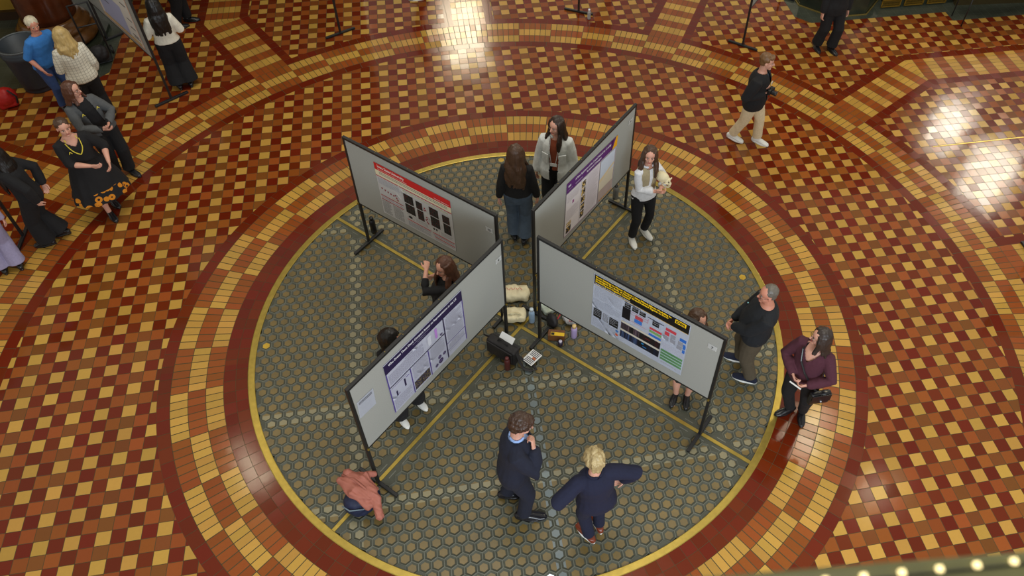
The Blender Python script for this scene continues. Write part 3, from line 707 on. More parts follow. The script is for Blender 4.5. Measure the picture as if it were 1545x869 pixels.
    # ---- hair
    if hair:
        st = hair['style']; bm = B(); L = hair.get('len', .3); vol = hair.get('vol', 1)
        ball(bm, hp(0, -.028, .046), (.084*vol, .094*vol, .083*vol), HR, 24)
        if st in ('short', 'curly', 'bald'):
            ball(bm, hp(0, -.050, -.002), (.074*vol, .062*vol, .075), HR, 18)
            if hair.get('fringe'): ball(bm, hp(0, .040, .088), (.060, .045, .030), HR, 14)
            wr_ = .012 if st == 'curly' else .005; wf_ = 45 if st == 'curly' else 35
        else:
            wr_, wf_ = (.006, 26) if st != 'updo' else (.014, 34)
            ball(bm, hp(0, -.052, .0), (.078, .062, .08), HR, 18)
            nl = 20
            for k in range(nl):
                a = math.radians(62+(236)*k/(nl-1)); front = abs(a-PI) > 1.45
                ux, uy = math.sin(a), math.cos(a)
                zz = [.06, 0, -.07, -.14]
                if st == 'updo': continue
                Lk = L*(rnd.uniform(.9, 1.05)); pts = [hp(ux*.07, uy*.080-.02, .07), hp(ux*.086*vol, uy*.092-.016, .0), hp(ux*.090*vol, uy*.088-.022, -.075)]; rad = [.022, .026, .027]
                zl = .075; base = pts[-1]
                while zl < Lk:
                    zl += .05; t = (zl-.075); 
                    out = min(t, .12)
                    yy = uy*.085-.024-(.30*out if uy < .1 else -.40*out*hair.get('fwd', 1)); 
                    xx = ux*(.088*vol+.22*out)*(1 if abs(ux) > .3 else 1)
                    lp = HR @ Vector((xx, yy, 0)); lp.z *= .3
                    w_ = math.sin(zl*28+k)*.007*hair.get('wave', .5)
                    pts.append(hc+lp+Vector((w_, w_*.6, -zl))); rad.append(.027*(1 if zl < Lk-.06 else .65))
                tube(bm, pts, rad, 8, cap=.8)
            if st == 'updo':
                for q in range(5): tube(bm, [hp(-.05+.025*q, -.10, .0), hp(-.045+.022*q, -.125, .05), hp(-.03+.016*q, -.10, .11), hp(-.02+.01*q, -.05, .135)], [.022, .024, .024, .018], 8)
                ball(bm, hp(0, -.060, -.060), (.052, .036, .055), HR, 12)
                ball(bm, hp(.004, -.035, .145), (.030, .055, .022), HR, 10)
            if hair.get('fringe'): ball(bm, hp(hair['fringe'], .034, .086), (.058, .04, .028), HR, 14)
        h_ = obj('hair', bake(bm, .0062, 1, wr_, wf_, seed=len(PEOPLE), ws=(1, 1, .25) if st not in ('short', 'curly', 'bald') else (1, 1, 1)), hair['m'], root, True)
        if st == 'bald': pass
    seed = len(PEOPLE)+1
    def garment(name, spec, infl0):
        infl = infl0+spec.get('infl', 0); bm = B()
        torso(bm, infl, z0=spec.get('hem', .86), z1=spec.get('zt', 1.43), flare=spec.get('flare', 0), belly=spec.get('belly', 0))
        sl = spec.get('sleeve', 1.0)
        for i in (0, 1):
            e, w_ = elb[i], wr[i]; s_ = sh[i]; inn = s_*.5+scv*.5+Vector((0, 0, -.005)); w2 = e.lerp(w_, min(1, (sl-.5)*2)*.97) if sl > .5 else None
            if sl <= 0: continue
            pts = [inn, s_, s_.lerp(e, .45)]; rad = [.046*bb+infl*.7, .048*bb+infl*.9, .046*bb+infl]
            if sl > .5: pts += [e, e.lerp(w2, .5), w2]; rad += [.041*bb+infl, .040*bb+infl, (.030+infl*.9)*spec.get('cuff', 1)]
            elif sl >= .45: pts += [e]; rad += [.042*bb+infl]
            tube(bm, pts, rad, 12, cap=.4)
        cuts = []
        if spec.get('open'):
            wd, zlow = spec['open'], spec.get('openz', 0)
            def co(p):
                c = spine(p.z); q = p-c; a = ax(p.z); x_ = q.dot(a); y_ = q.dot(Vector((-a.y, a.x, 0)))
                return y_ > .03 and p.z > zlow and abs(x_-spec.get('ox', 0)) < wd*(1+.5*max(0, (p.z-1.2)))
            cuts.append(co)
        if spec.get('vneck'):
            vz, vw = spec['vneck']
            def cv(p):
                c = spine(p.z); q = p-c; a = ax(p.z); x_ = q.dot(a); y_ = q.dot(Vector((-a.y, a.x, 0)))
                return y_ > -.01 and p.z > vz and abs(x_) < vw*(p.z-vz)/(1.43-vz)
            cuts.append(cv)
        if spec.get('neck', .075):
            nr = spec.get('neck', .075); cuts.append(lambda p: (p-spine(p.z)).xy.length < nr and p.z > 1.38)
        cut = (lambda p: any(c(p) for c in cuts)) if cuts else None
        me = bake(bm, .0085, 3, spec.get('wr', .006), spec.get('wf', 11), seed, cut)
        o = obj(name, me, spec['m'], root, True)
        if spec.get('open'):
            md = o.modifiers.new('thick', 'SOLIDIFY'); md.thickness = .006; md.offset = 1
        if spec.get('collar'):
            b2 = B(); n_ = 12; ring = []
            for k in range(n_+1):
                a = math.radians(-60+ (300)*k/n_)-PI/2+math.radians(60); 
                a = math.radians(120+300*k/n_ - 0)  # gap at the front
                x_ = math.cos(a)*.072; y_ = math.sin(a)*.062
                ring.append(nb+A*x_+Fw*y_+Vector((0, 0, -.012)))
            tube(b2, ring, [(.012, .020)]*len(ring), 8); obj('collar', bake(b2, .005, 1), spec['collar'], o, True)
        return o
    if pants:
        bm = B(); w = pants.get('w', .0); fl = pants.get('hemw', .055)
        torso(bm, .010, z0=.78, z1=1.02)
        for i in (0, 1):
            h, k, a_ = hip[i], knee[i], ank[i]; e_ = k.lerp(a_, pants.get('len', .93))
            tube(bm, [h+Vector((0, 0, .03)), h.lerp(k, .4), k, k.lerp(e_, .5), e_], [(.100+w*.3)*bb, (.088+w*.6)*bb, .064*bb+w, .058+w*.9+(fl-.055)*.6, fl+w], 14, cap=.15)
        obj('trousers', bake(bm, .0085, 3, pants.get('wr', .007), 10, seed+3), pants['m'], root, True)
    if skirt:
        bm = B(); z1 = skirt['hem']; n = 28; rings = []
        for t in range(9):
            z = 1.05-(1.05-z1)*t/8; r = .145+(skirt['r']-.145)*(t/8)**.8; c = spine(max(z, .9)); c.z = z
            c = c+Vector((0, .03*t/8, 0)); rings.append([bm.verts.new(c+Vector((math.cos(2*PI*k/n)*r*(1+.06*math.sin(k*2.7)*t/8)*bb, math.sin(2*PI*k/n)*r*.8*(1+.06*math.sin(k*2.7)*t/8)*bb, 0))) for k in range(n)])
        for Q, R_ in zip(rings, rings[1:]):
            for k in range(n): bm.faces.new((Q[k], Q[(k+1) % n], R_[(k+1) % n], R_[k]))
        bm.faces.new(rings[0][::-1]); bm.faces.new(rings[-1])
        obj('skirt', bake(bm, .010, 2, .008, 8, seed), skirt['m'], root, True)
    if top: garment('shirt' if jacket else top.get('name', 'shirt'), top, .010)
    if jacket: garment(jacket.get('name', 'jacket'), jacket, .018)
    if shoes:
        for i in (0, 1):
            a_ = ank[i]; yr = math.radians(feet[i][2]); R_ = Matrix.Rotation(yr, 3, 'Z'); g = Vector((a_.x, a_.y, a_.z-.085)); k = shoes.get('k', 1)
            pt = lambda x, y, z: g+R_ @ Vector((x*k, y*k, z))
            bm = B(); tube(bm, [pt(0, -.055, .045), pt(0, .0, .052), pt(0, .07, .046), pt(0, .14, .034), pt(0, .185, .028)], [(.036*k, .040), (.040*k, .044), (.044*k, .036), (.046*k, .026), (.034*k, .018)], 14, axis=R_ @ Vector((1, 0, 0)), cap=.8)
            if shoes.get('high', 1): tube(bm, [pt(0, -.02, .05), pt(0, -.025, shoes.get('hz', .085))], [(.040, .046), (.042, .048)], 12, cap=.2)
            me = bake(bm, .006, 2, cut=(lambda p, g=g: p.z < g.z+.008))
            o = obj('shoe', me, shoes['m'], root, True)
            bm = B(); n = 20; 
            out = [(math.cos(t*2*PI/n), math.sin(t*2*PI/n)) for t in range(n)]
            rg = []
            for z, q in ((0, 1.0), (shoes.get('st', .022), 1.03), (shoes.get('st', .022)+.004, .92)):
                rg.append([bm.verts.new(pt(c_*.047*q*(1-.16*(s_ < 0)), .060+s_*.142*q, z)) for c_, s_ in out])
            for Q, P_ in zip(rg, rg[1:]):
                for t in range(n): bm.faces.new((Q[t], Q[(t+1) % n], P_[(t+1) % n], P_[t]))
            bm.faces.new(rg[0][::-1]); bm.faces.new(rg[-1]); obj('sole', bm, shoes.get('sole', shoes['m']), o, True)
    P = dict(root=root, nb=nb, hc=hc, hp=hp, wr=wr, elb=elb, sh=sh, spine=spine, A=A, Fw=Fw, S=S,
             w=lambda p: Matrix.Translation(root.location) @ Matrix.Rotation(root.rotation_euler.z, 4, 'Z') @ (Vector(p)*S), yaw=root.rotation_euler.z, HR=HR)
    PEOPLE[key] = P
    return P
def cloth(name, rgb, rough=.9, var=.08, **k): return mat(name, srgb(*rgb), rough, 0, var, 40, .25, 420, **k)
def hairm(name, rgb): return mat(name, srgb(*rgb), .42, 0, .22, 26, .6, 60, (1, 1, .12))
H_DB = hairm('hair_dark_brown', (46, 30, 22)); H_BR = hairm('hair_brown', (74, 50, 34)); H_BK = hairm('hair_black', (20, 17, 16)); H_BL = hairm('hair_blonde', (190, 162, 104))
H_GR = hairm('hair_grey', (104, 98, 90)); H_WH = hairm('hair_white', (206, 196, 170)); H_AU = hairm('hair_auburn', (84, 50, 34)); H_SB = hairm('hair_light_brown', (112, 80, 48)); H_AB = hairm('hair_ash_blonde', (176, 156, 112))
CB = cloth('black_cloth', (20, 20, 23)); CBT = cloth('black_trousers', (17, 17, 20)); NAVY = cloth('navy_suiting', (22, 26, 44)); NAVY2 = cloth('navy_blazer_cloth', (20, 24, 50))
SB = dict(m=mat('black_leather', (.012, .012, .014), .25, 0, .1)); SW = dict(m=mat('white_canvas', srgb(226, 226, 220), .7), sole=mat('white_rubber', srgb(236, 236, 230), .6))

def ppos(*px):   # mean ground position of foot pixels
    v = [at(*p) for p in px]; return sum(v, Vector())/len(v)
def localize(pos, face, q):  # world point -> local offset
    d = Vector((q[0]-pos[0], q[1]-pos[1])); a = math.radians(face)-PI/2
    return (d.x*math.cos(a)+d.y*math.sin(a), -d.x*math.sin(a)+d.y*math.cos(a))
def hp_(p, F, H, px, py, z):
    l = localize(p, F, at(px, py, z)); k = H/1.70; return (l[0]/k, l[1]/k, z/k)
def footpx(pos, face, px, yaw, fz=0):
    q = at(*px); l = localize(pos, face, q); return (l[0], l[1], yaw, fz)

# man with a camera, walking
p0 = Vector((3.95, 2.93, 0)); F = -38
person('camera_man', p0, F, 'man in a black jacket and cream trousers walking with a camera', 1.76, 1.05,
       man=True, feet=(footpx(p0, F, (1140, 214), -6), footpx(p0, F, (1103, 210), -8, .0)), sc=(.08, .03), twist=0, head=(10, 8, .02),
       hands=(hp_(p0, F, 1.76, 1154, 130, 1.22), hp_(p0, F, 1.76, 1151, 141, 1.15)), elbow=((-.5, -.6, -.6), (.5, -.6, -.6)), curl=(.7, .8), palm=((.5, 0, .9), (-.6, 0, .8)),
       top=dict(m=cloth('blue_grey_shirt', (70, 84, 104))), jacket=dict(m=CB, hem=.78, infl=.014, flare=.02, open=.025, cuff=1.1),
       pants=dict(m=cloth('cream_trousers', (214, 196, 160)), w=.012, hemw=.06), shoes=SW, hair=dict(style='short', m=H_SB, fringe=1), skin=SKIN)
# woman seen from behind, black top and jeans
p0 = ppos((778, 357), (790, 366)); F = 78
person('back_woman', p0, F, 'woman seen from behind with long brown hair, black top and blue jeans', 1.72, 1.0, feet=((-.07, .04, 8), (.07, -.03, -8)), sc=(-.0, -.02), head=(-16, 4, 0),
       hands=((-.25, .0, .80), (.25, .04, .80)), top=dict(m=cloth('black_knit', (24, 22, 23)), hem=.93, infl=.008), pants=dict(m=mat('blue_denim', srgb(74, 88, 104), .85, 0, .15, 18, .3, 300), w=.022, hemw=.075),
       shoes=SB, hair=dict(style='long', m=H_BR, len=.46, wave=1.5, vol=1.04))
# woman in white jacket
p0 = at(838, 322); F = -112
person('white_woman', p0, F, 'smiling woman in a white shirt jacket over a rust top with a name badge', 1.74, 1.0, feet=((-.09, 0, 5), (.09, 0, -5)), sc=(0, 0), head=(-28, 6, .01),
       hands=((-.25, .03, .80), (.25, .03, .80)), top=dict(m=cloth('rust_top', (150, 74, 46)), hem=.93), jacket=dict(m=cloth('white_corduroy', (224, 228, 226)), name='shirt_jacket', hem=.78, infl=.014, flare=.03, open=.055, cuff=1.15, collar=cloth('white_corduroy', (224, 228, 226))),
       pants=dict(m=CBT, w=.015, hemw=.065), shoes=SB, hair=dict(style='long', m=H_DB, len=.34, fwd=1.2, wave=.6))
# woman with the skull
p0 = ppos((973, 352), (953, 364)); F = -78
person('skull_woman', p0, F, 'young woman in a beige vest holding a skull cast beside the back right board', 1.66, .93, feet=(footpx(p0, F, (971, 350), 10), footpx(p0, F, (952, 362), -8)), sc=(0, .02), twist=10, head=(-26, 2, .0),
       hands=(hp_(p0, F, 1.66, 997, 284, 1.12), hp_(p0, F, 1.66, 992, 289, 1.08)), elbow=((-.7, -.5, -.5), (.7, -.5, -.6)), curl=(.5, .6), palm=((.6, .3, .6), (-.3, .3, .9)),
       top=dict(m=cloth('white_blouse', (226, 228, 232)), hem=.86, infl=.006, flare=.015, sleeve=.86, cuff=1.4), jacket=dict(m=cloth('beige_vest', (170, 156, 124)), name='vest', hem=1.02, sleeve=0, infl=-.004, open=.02, zt=1.42, collar=cloth('white_blouse', (226, 228, 232))),
       pants=dict(m=CBT, w=.005), shoes=SW, hair=dict(style='long', m=H_BR, len=.33, fwd=.9))
# woman behind the front left board
p0 = at(676, 505); F = 178
person('hidden_woman', p0, F, 'woman with auburn hair leaning behind the front left board, face turned left', 1.68, .95, sc=(-.22, -.12), head=(38, 12, .03),
       hands=((-.12, .12, 1.44), (.24, .10, .90)), elbow=((-.9, .5, -.5), None), curl=(.6, .3), top=dict(m=CB, sleeve=.8), pants=dict(m=CBT), shoes=SB, hair=dict(style='long', m=H_AU, len=.36))
# person behind the front left board, only head and shoes visible
p0 = ppos((607, 634), (631, 610)); F = -62
person('small_person', p0, F, 'dark haired person behind the front left board, white-soled shoes showing below', 1.52, .92, feet=(footpx(p0, F, (632, 604), 6), footpx(p0, F, (603, 632), 0)), sc=(0, -.10), head=(30, 42, .04),
       top=dict(m=CB), pants=dict(m=CBT, w=.03, hemw=.08), shoes=SW, hair=dict(style='long', m=H_BK, len=.2))
# person behind the front right board
p0 = ppos((1021, 597), (1034, 599)); F = -116
person('sandal_person', p0, F, 'person behind the front right board, brown hair above it and bare ankles below', 1.64, .93, feet=((-.07, 0, 6), (.07, .02, -8)), sc=(0, 0), head=(50, 0, 0),
       top=dict(m=cloth('grey_top', (96, 92, 96))), skirt=dict(m=CB, hem=.55, r=.22), shoes=dict(m=SB['m'], high=0, k=.92), hair=dict(style='long', m=H_BR, len=.26))
# man in black sweater
p0 = Vector((2.58, -1.14, 0)); F = 152
person('sweater_man', p0, F, 'grey-haired man with glasses in a black sweater, hands together, facing the board', 1.72, feet=(footpx(p0, F, (1130, 575), -3), footpx(p0, F, (1116, 544), -2)), man=True, sc=(-.04, -.03), twist=14, head=(24, 4, .02),
       hands=((-.09, .25, .97), (.03, .27, .95)), elbow=((-.9, -.5, -.2), (.9, -.5, -.2)), curl=(.6, .6), palm=((.4, -.8, 0), (-.4, -.8, 0)),
       top=dict(m=cloth('black_sweater', (24, 27, 32)), name='sweater', hem=.86, infl=.012, belly=.05, sleeve=1.0), pants=dict(m=cloth('olive_trousers', (84, 74, 58)), w=.016, hemw=.062),
       shoes=dict(m=cloth('navy_sneaker', (20, 26, 48)), sole=SW['sole'], k=1.08), hair=dict(style='bald', m=H_GR, vol=.96), skin=SKIN2, glasses=True, build=1.26)
# woman in burgundy
p0 = Vector((2.94, -1.78, 0)); F = -142
person('burgundy_woman', p0, F, 'woman with glasses in a burgundy sweater and crossbody bag at the brass rim', 1.66, 1.12, feet=(footpx(p0, F, (1209, 624), 31), footpx(p0, F, (1190, 620), -28)), sc=(.0, -.02), head=(-52, 4, .01),
       hands=(hp_(p0, F, 1.66, 1219, 581, 1.0), hp_(p0, F, 1.66, 1196, 563, 1.02)), elbow=((-.9, -.45, -.2), (.9, -.45, -.2)), curl=(.7, .7), palm=((.5, -.5, .3), (-.5, -.5, .3)),
       top=dict(m=cloth('burgundy_knit', (76, 34, 48)), name='sweater', hem=.86, infl=.012, belly=.02, vneck=(1.28, .10), neck=.070), pants=dict(m=CBT, w=.008), shoes=SB, hair=dict(style='long', m=hairm('hair_dark_grey_brown', (52, 42, 38)), len=.17, vol=1.02), glasses=True)
# man in the navy suit
p0 = ppos((770, 748), (792, 779)); F = -12
person('suit_man', p0, F, 'man with curly brown hair in a navy suit, hand raised to his mouth', 1.84, 1.04, feet=(footpx(p0, F, (766, 749), 8), footpx(p0, F, (790, 779), 2, .0)), sc=(0, .03), man=True, twist=4, head=(8, 22, .03),
       hands=((-.20, .08, .84), hp_(p0, F, 1.84, 805, 676, 1.46)), elbow=(None, (.6, -.1, -.9)), curl=(.4, 1.0), palm=(None, (-.2, -.9, 0)),
       top=dict(m=cloth('light_blue_shirt', (150, 180, 232)), hem=.93, infl=-.002, collar=cloth('light_blue_shirt', (150, 180, 232)), neck=.06), jacket=dict(m=NAVY, name='suit_jacket', hem=.78, infl=.010, flare=.02, open=.035, openz=1.1, zt=1.42, sleeve=.97),
       pants=dict(m=NAVY, w=.012, hemw=.06), shoes=dict(m=mat('patent_leather', (.01, .01, .014), .12), k=1.12), hair=dict(style='curly', m=hairm('hair_curly_brown', (64, 42, 30)), vol=1.10, fringe=1))
# woman in navy blazer walking away
p0 = ppos((888, 815), (900, 802)); F = 100
person('blazer_woman', p0, F, 'blonde woman in a navy pant suit seen from above, arms held out while walking', 1.70, feet=(footpx(p0, F, (889, 812), 22, .0), footpx(p0, F, (903, 796), 0)), sc=(-.03, .02), head=(0, 18, .03),
       hands=(hp_(p0, F, 1.70, 846, 756, 1.02), hp_(p0, F, 1.70, 940, 722, 1.02)), elbow=((-.9, -.5, .25), (.9, -.3, .25)), curl=(.4, .4), top=dict(m=cloth('navy_shell', (26, 30, 58)), hem=.93), jacket=dict(m=NAVY2, name='blazer', hem=.80, infl=.010, flare=.012, open=.03, sleeve=1.0, neck=.060, collar=NAVY2),
       pants=dict(m=NAVY2, w=.010), shoes=dict(m=mat('cognac_leather', srgb(120, 52, 30), .3), sole=SW['sole']), hair=dict(style='updo', m=H_AB, fringe=.01, vol=1.18), build=1.0)
# grey cardigan
p0 = Vector((-5.38, 3.70, 0)); F = -46
person('cardigan_woman', p0, F, 'woman with glasses in a grey cardigan over black, hands clasped', 1.70, 1.05, sc=(.09, .0), head=(34, 4, .01), feet=((-.08, .05, 5), (.08, -.05, -5)),
       hands=((-.03, .29, 1.10), (.08, .29, 1.05)), elbow=((-.9, -.4, -.4), (.9, -.4, -.4)), curl=(.6, .6), palm=((.5, -.3, .5), (-.5, -.3, .5)), top=dict(m=CB), jacket=dict(m=cloth('grey_cardigan_knit', (84, 86, 88)), name='cardigan', hem=.86, open=.075, flare=.01, infl=-.004),
       pants=dict(m=CBT, w=.02, hemw=.065), shoes=SB, hair=dict(style='long', m=H_AU, len=.14), glasses=True)
SUNF = bpy.data.materials.new('sunflower_print_cloth'); SUNF.use_nodes = True; nt = SUNF.node_tree; tc = nt.nodes.new('ShaderNodeTexCoord'); sp = nt.nodes.new('ShaderNodeSeparateXYZ'); nt.links.new(tc.outputs['Object'], sp.inputs[0])
vo = nt.nodes.new('ShaderNodeTexVoronoi'); vo.inputs['Scale'].default_value = 8.5; nt.links.new(tc.outputs['Object'], vo.inputs['Vector']); dd = Ex(nt, vo.outputs['Distance'])
fl_ = (Ex(nt, sp.outputs[2]) < .58)*between(dd, .16, .40)
nt.links.new(mixc(nt, fl_, srgb(20, 20, 23), srgb(206, 128, 24)), nt.nodes['Principled BSDF'].inputs['Base Color']); nt.nodes['Principled BSDF'].inputs['Roughness'].default_value = .9
# necklace woman
p0 = Vector((-5.42, 2.96, 0)); F = -56
person('necklace_woman', p0, F, 'woman in a black dress with sunflower hem and long yellow bead necklace', 1.66, 1.16, feet=((-.07, -.12, 5, .02), (.06, .10, 0)), sc=(.03, .04), head=(0, 6, .02),
       hands=((-.22, .28, .98), (.0, .30, 1.06)), elbow=((-.8, -.6, -.3), (.8, -.6, -.3)), curl=(.5, .5), top=dict(m=CB, name='blouse', sleeve=.62, infl=.01, neck=.1, vneck=(1.34, .1)), skirt=dict(m=SUNF, hem=.40, r=.33), shoes=dict(m=SB['m'], high=0), hair=dict(style='short', m=H_BR, vol=1.02))
# plaid jacket
p0 = Vector((-5.88, 4.98, 0)); F = 118
plaid = bpy.data.materials.new('plaid_tweed'); MATS['plaid'] = plaid
plaid.use_nodes = True; nt = plaid.node_tree; tc = nt.nodes.new('ShaderNodeTexCoord'); sp = nt.nodes.new('ShaderNodeSeparateXYZ'); nt.links.new(tc.outputs['Object'], sp.inputs[0])
gx = (Ex(nt, sp.outputs[0])/.045).fract() < .14; gz = (Ex(nt, sp.outputs[2])/.045).fract() < .14
nt.links.new(mixc(nt, gx.max(gz)*.6, srgb(226, 222, 206), srgb(120, 116, 104)), nt.nodes['Principled BSDF'].inputs['Base Color']); nt.nodes['Principled BSDF'].inputs['Roughness'].default_value = .9
person('plaid_woman', p0, F, 'woman seen from behind with blonde curls and a white checked jacket', 1.68, 1.08, sc=(0, 0), head=(0, 4, 0), hands=((-.16, .24, 1.0), (.22, .12, .86)),
       top=dict(m=CB), jacket=dict(m=plaid, hem=.86, flare=.02, open=.02), pants=dict(m=CBT, w=.035, hemw=.08), shoes=SB, hair=dict(style='long', m=H_BL, len=.27, wave=2, vol=1.06))
# blue shirt
p0 = Vector((-6.50, 5.46, 0)); F = -20
person('blue_person', p0, F-20, 'white-haired person in a blue shirt and jeans beside the trash can', 1.62, 1.08, sc=(-.03, .10), head=(-12, 12, .02), hands=((-.2, .18, .92), (.2, .22, .94)),
       top=dict(m=cloth('blue_fleece', (58, 128, 206)), name='pullover', sleeve=.5, infl=.012), pants=dict(m=mat('denim_mid', srgb(50, 74, 122), .85, 0, .12, 18)), shoes=SB, hair=dict(style='short', m=H_WH, vol=1.05), skin=SKIN2)
# long dark hair, walking left
p0 = Vector((-6.02, 2.48, 0)); F = 185
person('dark_woman', p0, F, 'woman in black with very long dark hair walking out at the left edge', 1.66, 1.0, sc=(0, .06), head=(0, 5, .02), feet=((-.07, .10, 0), (.07, -.08, 0, .02)), hands=((-.16, -.12, .88), (.14, -.16, .92)), elbow=((-.5, -.8, 0), (.5, -.8, 0)),
       top=dict(m=CB, hem=.78, infl=.015), pants=dict(m=CBT, w=.035, hemw=.09), shoes=SB, hair=dict(style='long', m=H_BK, len=.52))
# lavender trousers at the left edge
p0 = ppos((10, 411), (33, 404)); F = 120
person('lavender_person', p0, F, 'person in lavender flared trousers at the left edge, cropped above the knee', 1.66, 1.0, feet=(footpx(p0, F, (8, 410), 0), footpx(p0, F, (32, 403), 0)), sc=(0, 0),
       top=dict(m=cloth('lilac_top', (170, 160, 190))), pants=dict(m=cloth('lavender_cloth', (150, 144, 176)), w=.03, hemw=.08), shoes=SB, hair=dict(style='long', m=H_BR, len=.3))
# white blouse, black wide trousers, behind the top left board
p0 = Vector((-4.78, 5.74, 0)); F = 108
person('white_blouse_woman', p0, F, 'woman seen from behind with black hair, white blouse and wide black trousers', 1.64, 1.0, feet=((-.09, 0, 4), (.09, 0, -4)), sc=(0, -.07), head=(0, 10, 0),
       hands=((-.22, .2, 1.02), (.2, .2, 1.02)), top=dict(m=cloth('white_satin', (226, 222, 206)), name='blouse', hem=.93, infl=.016, flare=.01, cuff=1.2), pants=dict(m=CBT, w=.045, hemw=.10), shoes=SB, hair=dict(style='long', m=H_BK, len=.44))
# dark coats beyond
p0 = at(276, 38); F = 20
person('coat_person', p0, F, 'person in a long black coat on the dark marble at the top left', 1.70, 1.1, feet=((-.08, .12, -20), (.08, -.1, 0)), sc=(0, 0), top=dict(m=CB), jacket=dict(m=CB, name='coat', hem=.78, flare=.10, infl=.03), pants=dict(m=CBT, w=.03), shoes=SB, hair=dict(style='short', m=H_BK))
p0 = ppos((1230, 74), (1252, 77)); F = -84
person('dark_suit_person', p0, F, 'person in a black trouser suit and pumps at the top right', 1.72, 1.05, feet=(footpx(p0, F, (1252, 76), 8), footpx(p0, F, (1230, 72), -6)), sc=(0, .04), top=dict(m=CB), jacket=dict(m=CB, hem=.78, flare=.03, infl=.012), pants=dict(m=CBT, w=.025, hemw=.075, len=.9), shoes=dict(m=SB['m'], high=0), hair=dict(style='long', m=H_BK, len=.3))
p0 = at(630, -5); F = -150
person('top_edge_person', p0, F, 'person at the top edge of which only a black and white shoe shows', 1.68, 1.0, feet=((-.12, .03, -30), (.1, -.3, 0)), sc=(0, 0), top=dict(m=CB), pants=dict(m=CBT), shoes=dict(m=SB['m'], sole=SW['sole']), hair=dict(style='short', m=H_BK))

# ------------------------------------------------------------------ things people hold and wear
def wp(px, py, z): return at(px, py, z)
P = PEOPLE
GOLDY = mat('yellow_beads', srgb(224, 206, 70), .5); SILV = mat('silver_paper', srgb(206, 206, 210), .35)
def child_tube(pers, name, pts, r, m, n=8):
    bm = B(); tube(bm, pts, [r]*len(pts), n); return obj(name, bm, m, P[pers]['root'], True)
def front(pers, z, x=0, d=.0):
    q = P[pers]; c = q['spine'](z); return c+q['A']*x+q['Fw']*d
# bead necklace
bm = B(); q = P['necklace_woman']; N_ = 46
for k in range(N_):
    t = k/(N_-1)*2-1; z = 1.20+.25*abs(t)**1.3; x = .085*math.sin(t*PI*.5)*1.05*(1 if abs(t) < .9 else .8); ball(bm, front('necklace_woman', z, x, .155-.085*max(0, (z-1.30)/.15)), .0075, seg=8)
obj('bead_necklace', bm, GOLDY, q['root'], True)
for pers, x in (('necklace_woman', .10), ('cardigan_woman', .10), ('cardigan_woman', -.11)):
    bm = B(); c = front(pers, 1.30, x, .15); 
    for sd in (-1, 1): tube(bm, [c, c+Vector((sd*.018, .004, -.03))], [.006, .004], 6)
    obj('ribbon_pin', bm, GOLDY, P[pers]['root'], True)
def badge(pers, z, w=.09, h=.055, d=.155, x=0, lan=True):
    bm = B(); a = P[pers]['A']; R_ = rot_to(P[pers]['Fw']); box(bm, front(pers, z, x, d), (w, .004, h), R_, bev=.001); b_ = obj('name_badge', bm, WHITE, P[pers]['root'])
    if lan:
        for sd in (-1, 1):
            bm = B(); tube(bm, [front(pers, z+h/2, x+sd*.03, d), front(pers, 1.30, sd*.055, d-.005), front(pers, 1.43, sd*.060, .05)], [.003]*3, 6); obj('lanyard_cord', bm, WHITE, b_)
badge('white_woman', 1.06); badge('camera_man', 1.24, .06, .04, .165, -.05, False); 
bm = B(); tube(bm, [front('suit_man', 1.42, .045, .075), front('suit_man', 1.30, .04, .145), front('suit_man', 1.12, .02, .165)], [.005]*3, 6); obj('lanyard_cord', bm, WHITE, P['suit_man']['root'])
# white logo dots on the sweater
for c in (front('sweater_man', 1.30, .10, .17),): 
    bm = B(); ball(bm, c, .008, seg=8); obj('chest_emblem', bm, mat('pale_cyan_ink', srgb(150, 210, 214), .5), P['sweater_man']['root'])

# skull cast
sk = P['skull_woman']; hand_mid = (sk['w'](sk['wr'][0])+sk['w'](sk['wr'][1]))/2
sp_ = wp(1001, 270, 1.20)
e = empty('skull_cast', sp_, math.radians(-38), 'cream skull cast with jaw held in both hands by the woman in a vest', 'skull')
BONE = mat('bone_plaster', srgb(226, 214, 176), .55, 0, .06, 30)
def sk_cut(p): return False
bm = B(); ball(bm, (-.02, 0, .03), (.092, .072, .072)); ball(bm, (.055, 0, -.005), (.045, .050, .050)); box(bm, (.085, 0, -.045), (.05, .06, .03), bev=.01)
for sd in (-1, 1): tube(bm, [(.08, sd*.045, -.01), (.05, sd*.062, -.012), (.0, sd*.066, -.005)], [.012, .009, .007], 8); tube(bm, [(.09, sd*.010, .028), (.095, sd*.040, .030)], [.010, .010], 8)
me = bake(bm, .004, 2)
b2 = bmesh.new(); b2.from_mesh(me)
for v in b2.verts:
    for sd in (-1, 1):
        d = (v.co-Vector((.100, sd*.024, .006))).length
        if d < .020: v.co.x -= (.020-d)*1.6
    d = (v.co-Vector((.105, 0, -.018))).length
    if d < .012: v.co.x -= (.012-d)*1.4
b2.to_mesh(me); b2.free(); o = obj('cranium', me, BONE, e, True)
bm = B(); tube(bm, [(.01, .055, -.035), (.04, .050, -.075), (.085, .026, -.085), (.096, 0, -.086), (.085, -.026, -.085), (.04, -.050, -.075), (.01, -.055, -.035)], [.009, .012, .013, .014, .013, .012, .009], 10)
obj('jaw', bake(bm, .004, 1), BONE, e, True)
for sd in (-1, 1):
    bm = B(); ball(bm, (.084, sd*.024, .006), (.012, .015, .014), seg=10); obj('eye_socket', bm, mat('dark_cavity', (.05, .035, .02), .9), e, True)
bm = B(); box(bm, (.108, 0, -.058), (.006, .045, .014), bev=.002); obj('teeth', bm, mat('ivory', srgb(236, 228, 204), .4), e)

